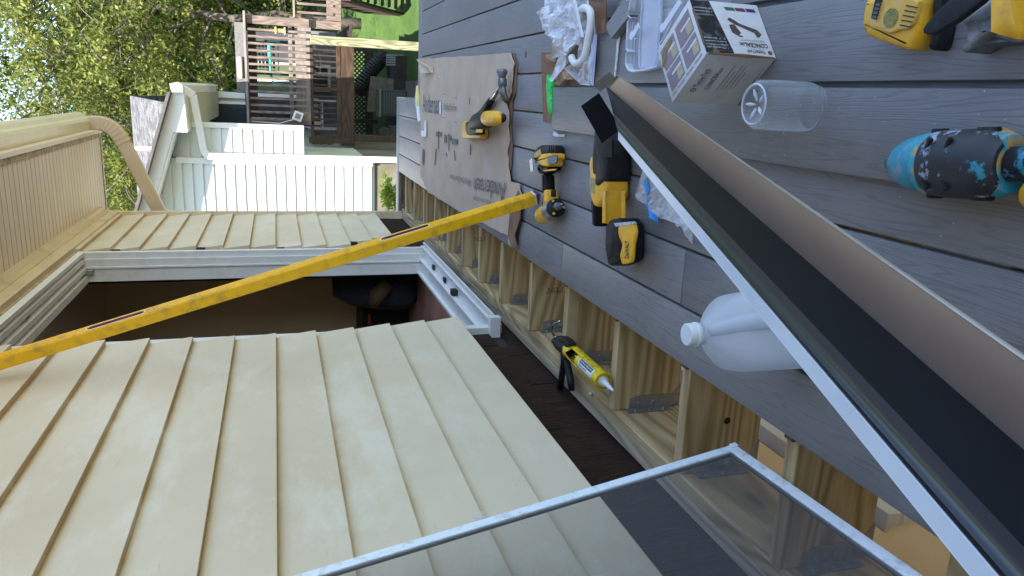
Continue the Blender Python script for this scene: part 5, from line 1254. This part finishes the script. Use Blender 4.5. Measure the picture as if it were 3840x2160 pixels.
for k in range(5):
    x, y = 790 - k * 24, 75 + k * 73; b.slab(G(ZT, [(x, y), (x + 160, y + 28), (x + 158, y + 44), (x, y + 16)], .0862), .0835, .0862)
b.build('vent_slots', BLK, bt)
b = B(); pp = [gz(*ZT(555, 270), .0862)]; b.lathe([(0, .014), (.0006, .014)], pp[0] - Vector((0, 0, .0008)), (0, 0, 1), 24); b.build('round_emblem', mk('olive_print', (.22, .19, .05), .6, var=.5, vs=400), bt)
p0 = two(ZT, (180, 385), .0862); fit('LITHIUM BATTERY', p0 + Vector((0, 0, .0)), two(ZT, (480, 445), .0862) - p0, two(ZT, (190, 365), .0862) - p0, MATS['olive_print'], bt)
p0 = two(ZT, (385, 340), .0862); fit('20V MAX', p0, two(ZT, (465, 30), .0862) - p0, two(ZT, (345, 325), .0862) - p0, mk('raised_yellow', (.55, .31, .03), .5), bt)
b = B(); b.slab(rnd(GS(ZT, [(1110, 740), (1215, 560), (1330, 350), (1380, -80), (1540, -80), (1470, 400), (1400, 650), (1290, 770)], .026, .062), 2), .026, .062, .008, both=True); b.build('rail_base', BLK, bt, auto=38)
b = B(); lv = G(ZT, [(1060, 470), (1095, 380), (1250, 200), (1480, -20), (1560, -90), (2030, -60), (1640, 280), (1480, 385), (1220, 525), (1100, 515)], .115); b.slab(crv([(q.x, q.y, 0) for q in lv], 3), .106, .118, .004, both=True); b.build('lever', BLK, bt, auto=38)
sh = thing('saw_shoe', 'scuffed grey metal guard and yellow body of a saw at the corner of the photo', 'power tool', tuple(gz(*ZT(2000, 400), .025)))
b = B(); b.slab(G(ZT, [(1650, 330), (1840, 150), (2030, 20), (2200, -80), (2320, 200), (2420, 430), (2580, 620), (2540, 640), (2350, 560), (2080, 480), (1760, 700), (1705, 610), (1740, 490), (1690, 400)], .085), .070, .088, .006); b.build('guard', GREY, sh, auto=38)
b = B(); b.slab(G(ZT, [(1770, 745), (2080, 490), (2400, 570), (2560, 640), (2050, 700), (1880, 795), (1830, 805)], .05), .026, .070, .004); b.build('base_shoe', SAWM, sh, auto=38)
for (x, y, r) in [(2110, 360, .011), (1985, 385, .009)]:
    b = B(); b.lathe([(0, r), (.005, r * .9)], gz(*ZT(x, y), .088), (0, 0, 1), 16); b.lathe([(.005, r * .5), (.0055, r * .4)], gz(*ZT(x, y), .088), (0, 0, 1), 8); b.build('bolt', SAWM, sh)
b = B(); b.slab(rnd(GS(ZT, [(2130, -100), (2200, 180), (2320, 330), (2480, 520), (2620, 620), (2900, 500), (2900, -200)], .060, .135), 3), .060, .135, .020, both=True); b.build('motor_body', YEL, sh, auto=38)

# --- folded metal sill pan lying from the deck up towards the camera
dB = Vector((0.12437796, 0.95405067, -0.27261227)).normalized(); e1 = dB.cross(Vector((0, 0, 1))).normalized(); e2 = e1.cross(dB)
rB = .37; aB = R(-124.4); Bc = (math.cos(aB) * rB, math.sin(aB) * rB)
def X(cx, cy, t): return CAM + e1 * cx + e2 * cy + dB * t
k_ = rB / .4; wA, wC, wD = .081 * k_, .0562, .0150
A2 = (Bc[0] + .87 * wA, Bc[1] + .5 * wA); C2 = (Bc[0] - .5 * wC, Bc[1] + .87 * wC); D2 = (C2[0] - wD, C2[1] - .001)
T1 = 2.06
def tfor(px, py, c):   # distance along the pan at which its edge c meets a survey line
    r = ray(px, py); best = min((abs((X(*c, t) - CAM).normalized().dot(r) - 1), t) for t in np.linspace(.6, 3.2, 1301)); return best[1]
TB = tfor(2254, 343, Bc); TA = tfor(2308, 293, A2); TC = tfor(2328, 479, C2); T0 = -.05
pan = thing('sill_pan', 'long folded dark bronze metal channel with pale blue outer edge crossing the deck', 'metal channel', tuple(X(*Bc, TB)))
def m_pan(name, c, rough, metal, coat=0.0, bmp=.08):
    t = NT(name); v = t.pos(); t.col(t.ramp(t.noise(v, 9, 4), [(.3, tuple(x * .9 for x in c)), (.7, c)])); t.p.inputs['Roughness'].default_value = rough; t.p.inputs['Metallic'].default_value = metal; t.p.inputs['Specular IOR Level'].default_value = .08 if max(c) < .018 else .5; t.bump(t.noise(t.pos((1, 1, 1)), 6, 2), bmp, .01); return t.m
BRZ = m_pan('bronze_coil_metal', (.66, .52, .44), .30, .6); PBK = m_pan('black_coil_metal', (.010, .011, .014), .33, .0); PBL = m_pan('pale_blue_white_edge', (.62, .72, .82), .35, .0)
def strip(b, p, q, t0, t1, n=14, th=.0012, sag=0.0, t1q=None):
    t1q = t1 if t1q is None else t1q
    u = Vector((q[0] - p[0], q[1] - p[1])); nn = Vector((-u.y, u.x)).normalized() * th
    rings = []
    for i in range(n + 1):
        t = t0 + (t1 - t0) * i / n; tq = t0 + (t1q - t0) * i / n; s = sag * math.sin(math.pi * i / n)
        rings.append([X(p[0], p[1] + s, t), X(q[0], q[1] + s, tq), X(q[0] - nn.x, q[1] - nn.y + s, tq), X(p[0] - nn.x, p[1] - nn.y + s, t)])
    b.loft(rings)
b = B(); strip(b, Bc, A2, T0, TB, t1q=TA); b.build('bronze_flange', BRZ, pan, auto=30)
def web(nm, prof_, mat):
    b = B(); W = [(Vector((Bc[0] + (C2[0] - Bc[0]) * f + off * .87, Bc[1] + (C2[1] - Bc[1]) * f + off * .5)), f) for f, off in prof_]
    b.loft([[X(w.x, w.y, T0 + (TB + (TC - TB) * f - T0) * i / 14) for w, f in W] for i in range(15)], False, False); return b.build(nm, mat, pan, True)
web('black_web', [(0, 0), (.3, -.0004), (.55, -.0003), (.68, .0008)], PBK)
web('folded_lip', [(.68, .0008), (.76, .0024), (.84, .0037), (.91, .0038), (.96, .0026), (1.0, 0)], m_pan('glossy_black_fold', (.02, .026, .034), .24, .2, bmp=.03))
b = B(); strip(b, (C2[0] - .0006, C2[1] + .0006), D2, T0, TC - .01, th=-.002); strip(b, D2, (D2[0], D2[1] - .03), T0, TC - .01, th=.0012); b.build('outer_edge', PBL, pan, auto=30)
b = B(); b.tube([X(A2[0], A2[1], T0), X(A2[0], A2[1], TA)], .0014, 6); b.build('hem', mk('bare_metal_hem', (.45, .42, .38), .35, .8), pan)
b = B(); b.tube([X(C2[0] + .0015, C2[1] - .0022, T0), X(C2[0] + .0015, C2[1] - .0022, TC)], .0022, 6); b.build('black_bead', PBK, pan)
# bent end flaps
b = B(); f0, f1 = X(*Bc, TB), X(*C2, TC)
q = [X(*Bc, TB) , X(*C2, TC)]
def at_depth(px, py, ref): r = ray(px, py); return CAM + r * ((ref - CAM).dot(AZ) / r.dot(AZ))
q = [at_depth(2246, 348, f0), at_depth(2328, 480, f1), at_depth(2257, 528, f1) + Vector((-.004, .01, -.004)), at_depth(2179, 392, f0) + Vector((-.004, .01, -.004))]
nf = (q[1] - q[0]).cross(q[3] - q[0]).normalized() * .0012; b.loft([q, [p + nf for p in q]]); b.build('end_flap', mk('matt_black_metal', (.002, .002, .003), .8, spec=.02), pan)
b = B(); gA = X(*A2, TA); q = [at_depth(2252, 344, f0), at_depth(2308, 293, gA), at_depth(2291, 273, gA) + dB * .02, at_depth(2229, 318, f0) + dB * .02]
nf = (q[1] - q[0]).cross(q[3] - q[0]).normalized() * .0012; b.loft([q, [p + nf for p in q]]); b.build('end_flange', mk('olive_bronze', (.05, .05, .035), .4, .3, spec=.3), pan)

# --- screen panel leaning on the wall
sc = thing('insect_screen', 'white framed dark insect screen panel leaning in the corner on the joists', 'screen', (-.767, 1.371, -.026))
P0 = Vector((-.767, 1.371, -.024)); eY = Vector((.046, -.999, 0)).normalized(); th = R(10.4); nx0 = Vector((.999, .046, 0)); eZ = -nx0 * math.sin(th) + Vector((0, 0, 1)) * math.cos(th); nS = eY.cross(eZ)
if nS.x < 0: nS = -nS
SW, SH, FW = 1.15, 2.0, .025
def sbar(nm, a0, a1, c0, c1, mat=None, d0=-.006, d1=.006, par=sc, bev=.0015):
    M_ = Matrix(((eY.x, eZ.x, nS.x, P0.x), (eY.y, eZ.y, nS.y, P0.y), (eY.z, eZ.z, nS.z, P0.z), (0, 0, 0, 1)))
    b = B(); b.box((a0, c0, d0), (a1, c1, d1), bev, M_); return b.build(nm, mat, par)
SCW = mk('white_screen_frame', (.70, .76, .82), .3, var=.05, vs=12, dirt=(.3, .3, .28), ds=40, damt=.5)
sbar('frame_bar', .0, SW, 0, FW, SCW); sbar('frame_bar', 0, FW, FW + .0005, SH, SCW); sbar('frame_bar', SW - FW, SW, FW + .0005, SH, SCW); sbar('frame_bar', FW + .0005, SW - FW - .0005, SH - FW, SH, SCW)
DKF = mk('grey_spline', (.10, .11, .11), .5)
sbar('spline', FW, SW - FW, FW + .0004, FW + .006, DKF, -.0045, .002, bev=0); sbar('spline', FW + .0004, FW + .006, FW + .0065, SH - FW, DKF, -.0045, .002, bev=0)
sbar('corner_key', -.002, .016, -.003, .014, SCW, .0062, .0085)
t = NT('insect_mesh'); t.col((.09, .095, .105)); t.p.inputs['Roughness'].default_value = .6; tr = t.n('ShaderNodeBsdfTransparent')
mx = t.n('ShaderNodeMixShader'); ck = t.noise(t.pos((1, 1, 1)), 420, 1); f = t.math('ADD', t.math('MULTIPLY', ck, .12), .34); t.L(f, mx.inputs[0]); t.L(tr.outputs[0], mx.inputs[1]); t.L(t.p.outputs[0], mx.inputs[2]); t.L(mx.outputs[0], t.out.inputs[0])
b = B(); b.face([P0 + eY * a + eZ * c - nS * .001 for a, c in [(FW, FW), (SW - FW, FW), (SW - FW, SH - FW), (FW, SH - FW)]]); b.build('mesh', t.m, sc)

# --- yellow box level leaning on the wall
L0 = Vector((-.375, 2.785, .0)); L1 = Vector((-.95, 2.78, 1.92)); dl = (L1 - L0).normalized(); LL = 2.06
lv = thing('spirit_level', 'long yellow level leaning from the deck up against the cream wall', 'level', tuple(L0))
LY = mk('level_yellow', (.86, .49, .005), .38, var=.06, vs=20, dirt=(.38, .24, .05), ds=24, damt=.6)
sx = Vector((1, 0, 0)); sx = (sx - sx.dot(dl) * dl).normalized(); sy = dl.cross(sx); sy = sy if sy.y < 0 else -sy
phi = R(11); n1 = sx * math.cos(phi) + sy * math.sin(phi); n2 = -sx * math.sin(phi) + sy * math.cos(phi)
WX, WY = .044, .046
def lbox(nm, t0, t1, a0, a1, c0, c1, mat, bev=.001):
    M_ = Matrix(((dl.x, n1.x, n2.x, L0.x), (dl.y, n1.y, n2.y, L0.y), (dl.z, n1.z, n2.z, L0.z), (0, 0, 0, 1))); b = B(); b.box((t0, a0, c0), (t1, a1, c1), bev, M_); return b.build(nm, mat, lv)
lbox('body', .012, LL, -WX / 2, WX / 2 - .003, -WY / 2, WY / 2, LY)
for c in (-.0195, -.0085, .0025, .0135): lbox('edge_rib', .012, LL, WX / 2 - .0029, WX / 2, c, c + .006, LY, .0008)
lbox('end_cap', -.002, .0118, -WX / 2 - .001, WX / 2 + .001, -WY / 2 - .001, WY / 2 + .001, mk('dark_red_cap', (.16, .015, .02), .45), .003)
lbox('end_band', .0121, .020, -WX / 2 - .0005, WX / 2 + .0005, -WY / 2 - .0005, WY / 2 + .0005, WHT)
MRN = mk('maroon_slot', (.085, .002, .010), .5, spec=.1)
for tc in (tfor and 0,): pass
def lt(px, py):
    r = ray(px, py); return min((-(L0 + dl * t + n1 * .02 - CAM).normalized().dot(r), t) for t in np.linspace(0, LL, 800))[1]
for (xa, ya, xb, yb) in [(1593, 849, 1444, 891), (527, 1182, 350, 1242)]:
    t0, t1 = lt(xa, ya), lt(xb, yb)
    for r_, mat, e in ((.0125, WHT, .0006), (.0098, MRN, .0014)):
        b = B(); prof = []
        for k in range(20):
            a = 2 * math.pi * k / 20; tt = (t1 if math.cos(a) < 0 else t0) ; prof.append(((t1 - r_ * .6 if math.sin(a) > 0 else t0 + r_ * .6) + math.sin(a) * r_ * 2.2, math.cos(a) * r_ ))
        ring = [L0 + dl * p_ + n2 * (q_ + .004) + n1 * (WX / 2 + e) for p_, q_ in prof]; b.loft([ring, [v - n1 * .0015 for v in ring]]); b.build('hand_slot_rim' if mat is WHT else 'hand_slot', mat, lv)

# --- caulking gun resting on the ledger
g0 = gz(*Z4(300, 610), .012); g1 = gz(*Z4(815, 1090), .012); gx = (g1 - g0).normalized(); GL = (g1 - g0).length
cg = thing('caulking_gun', 'yellow caulking gun with black trigger hanging over the ledger', 'caulking gun', tuple(g0))
CY = mk('gun_yellow', (.66, .50, .01), .35, var=.06, vs=30, dirt=(.15, .12, .03), ds=45, damt=.8)
gu = Vector((0, 0, 1)); gu = (gu - gu.dot(gx) * gx).normalized(); gs = gx.cross(gu)
b = B(); rings = []   # open cradle: upper side cut away
for h in np.linspace(0, GL, 12):
    a = 118 if 0.03 < h < GL * .96 else 180
    rings.append([g0 + gx * h + (-gu * math.cos(R(t)) + gs * math.sin(R(t))) * .0285 for t in np.linspace(-a, a, 25)] + [g0 + gx * h + (-gu * math.cos(R(t)) + gs * math.sin(R(t))) * .0262 for t in np.linspace(a, -a, 25)])
b.loft(rings); b.build('cradle', CY, cg, auto=38)
b = B(); b.lathe([(GL * .36, .010), (GL * .37, .0245), (GL * .975, .0245), (GL * .98, .020)], g0, gx, 30); b.build('cartridge', mk('yellow_cartridge', (.66, .52, .02), .4, var=.05), cg, auto=40)
upc = Vector((.35, -.45, .8)); upc = (upc - upc.dot(gx) * gx).normalized(); sdc = gx.cross(upc)
def cyl(h, t, r): return g0 + gx * h + (upc * math.cos(R(t)) + sdc * math.sin(R(t))) * r
def cpatch(nm, h0, h1, a0, a1, r, mat):
    b = B(); n = 10
    vs0 = [b.bm.verts.new(cyl(h0, a0 + (a1 - a0) * k / n, r)) for k in range(n + 1)]; vs1 = [b.bm.verts.new(cyl(h1, a0 + (a1 - a0) * k / n, r)) for k in range(n + 1)]
    for k in range(n): b.bm.faces.new([vs0[k], vs0[k + 1], vs1[k + 1], vs1[k]])
    return b.build(nm, mat, cg)
sgn = 1 if sdc.x > 0 else -1
cpatch('label', GL * .47, GL * .86, -38, 38, .0248, WHT); cpatch('label_band', GL * .49, GL * .83, 2 * sgn, 33 * sgn, .0251, BLK)
def ctext(s, h0, h1, a0, a1, mat, bold=.02):
    c = bpy.data.curves.new('t', 'FONT'); c.body = s; c.size = 1; c.resolution_u = 2; c.offset = bold; tt = bpy.data.objects.new('tmp', c); COL.objects.link(tt)
    me = bpy.data.meshes.new_from_object(tt.evaluated_get(bpy.context.evaluated_depsgraph_get())); bpy.data.objects.remove(tt)
    xs2 = [v.co.x for v in me.vertices]; ys2 = [v.co.y for v in me.vertices]
    for v in me.vertices:
        v.co = cyl(h0 + (h1 - h0) * (v.co.x - min(xs2)) / (max(xs2) - min(xs2)), a0 + (a1 - a0) * (v.co.y - min(ys2)) / (max(ys2) - min(ys2)), .0254)
    link('lettering', me, mat, cg)
ctext('DOOR & WINDOW', GL * .50, GL * .82, 10 * sgn, 26 * sgn, WHT); ctext('SEALANT', GL * .50, GL * .72, -22 * sgn, -6 * sgn, BLUEP)
b = B(); b.lathe([(GL * .98, .0165), (GL + .008, .0155), (GL + .010, .011), (GL + .07, .0042), (GL + .075, .003)], g0, gx, 18); b.build('nozzle', mk('pale_nozzle', (.62, .66, .68), .4), cg, auto=40)
b = B(); b.tube([g0 - gx * .10 + gu * .02, g0 - gx * .02 + gu * .012, g0 + gx * .01], [.012, .022, .028], 10)
b.slab(crv([(q.x, q.y, 0) for q in G(Z4, [(115, 420), (215, 405), (345, 520), (290, 600), (250, 690), (190, 640), (115, 560)], .02)], 2), .0, .034, .006, both=True); b.build('frame', BLK, cg, auto=38)
b = B(); b.tube(G(Z4, [(225, 640), (220, 800), (190, 1000), (165, 1200)], .0), [.014, .013, .012, .013], 10); b.build('rear_grip', BLK, cg, True)
b = B(); b.tube(G(Z4, [(270, 760), (285, 900), (320, 1060), (340, 1230)], .006), [.010, .013, .013, .011], 10); b.build('trigger', BLK, cg, True)
b = B(); rp = crv([tuple(p) for p in [gz(*Z4(260, 590), .012), gz(*Z4(110, 435), .018), gz(*Z4(60, 370), .03), gz(*Z4(48, 300), .045), gz(*Z4(75, 225), .055), gz(*Z4(160, 180), .06)]], 4, False); b.tube(rp, .0042, 8); b.tube([g0, g0 + gx * GL * .36], .004, 8); b.build('plunger_rod', STEEL, cg, True)
b = B(); q = gz(*Z4(635, 1275), -.026); b.lathe([(0, .006), (.003, .008), (.008, .005), (.010, .001)], q, (0, 0, 1), 8); tag(b.build('caulk_crumb', WHT, loc=tuple(q)), 'tiny white crumb of caulk on the ledger under the gun', 'crumb')
# tag left between siding course and screen
q = onp(1798, 1932, 0, -.99); b = B(); b.box((-.9985, q.y - .014, q.z - .012), (-.985, q.y + .010, q.z + .012), .002)
tag(b.build('siding_clip', CLEAR, loc=tuple(q)), 'small clear plastic clip stuck on the siding just above the screen frame', 'clip')

# grade stamps on two joists
def stamp(txt, px, py, yj, w, h):
    p = onp(px, py, 1, yj - .0386); fit(txt, p, Vector((0, 0, -w)), Vector((h, 0, 0)), mk('stamp_ink', (.06, .045, .02), .9), deck, depth=-.0006)
stamp('NO.1', 2056, 1095, 2.500, .055, .016); stamp('KD19 SYP', 2050, 1103, 2.500, .060, .010); stamp('NO.1', 1778, 905, 3.354, .05, .02)
# --- dim things in the room
sp_ = thing('floor_speaker', 'tall black speaker cabinet in the dim room behind the door frame', 'speaker', (-2.05, 5.9, .03))
pa = onp(1352, 1150, 1, 5.75)
b = B(); b.box((pa.x - .32, 5.6, .03), (pa.x + .10, 6.1, pa.z), .01); b.build('cabinet', BLK, sp_)
b = B(); b.box((pa.x - .10, 5.594, pa.z - .06), (pa.x - .02, 5.599, pa.z - .04)); b.build('badge', mk('red_badge', (.4, .05, .02), .5), sp_)
pb_ = onp(1520, 1060, 1, 5.4)
bg_ = thing('work_bag', 'dark blue work bag slumped on the floor beside the black speaker', 'bag', (pb_.x, 5.4, .03))
b = B(); b.loft([sq(pb_.x, 5.4, z, h, 3) for z, h in [(.03, .16), (.1, .2), (.3, .19), (.5, .15), (.62, .08)]]); b.build('body', mk('navy_cloth', (.025, .03, .05), .9, var=.3, bump=.4, bs=40), bg_, True)
b = B(); b.tube([(pb_.x - .1, 5.2, .35), (pb_.x - .02, 5.16, .33), (pb_.x + .06, 5.17, .25)], [.04, .06, .05], 10); b.build('leather_pouch', mk('tan_leather', (.13, .08, .045), .8), bg_, True)
sl = thing('tool_strap', 'tan cloth strap hung on the dim room wall above the bag', 'strap', (pb_.x, 6.1, .9))
b = B(); pc2 = onp(1440, 1040, 1, 6.1); b.box((pc2.x - .07, 6.08, pc2.z - .25), (pc2.x + .07, 6.12, pc2.z + .05), .01); b.build('cloth', MATS['tan_leather'], sl)
b = B(); b.box((pc2.x - .03, 6.05, pc2.z - .2), (pc2.x, 6.079, pc2.z + .2), .004); b.build('buckle_strap', M['blk'], sl)
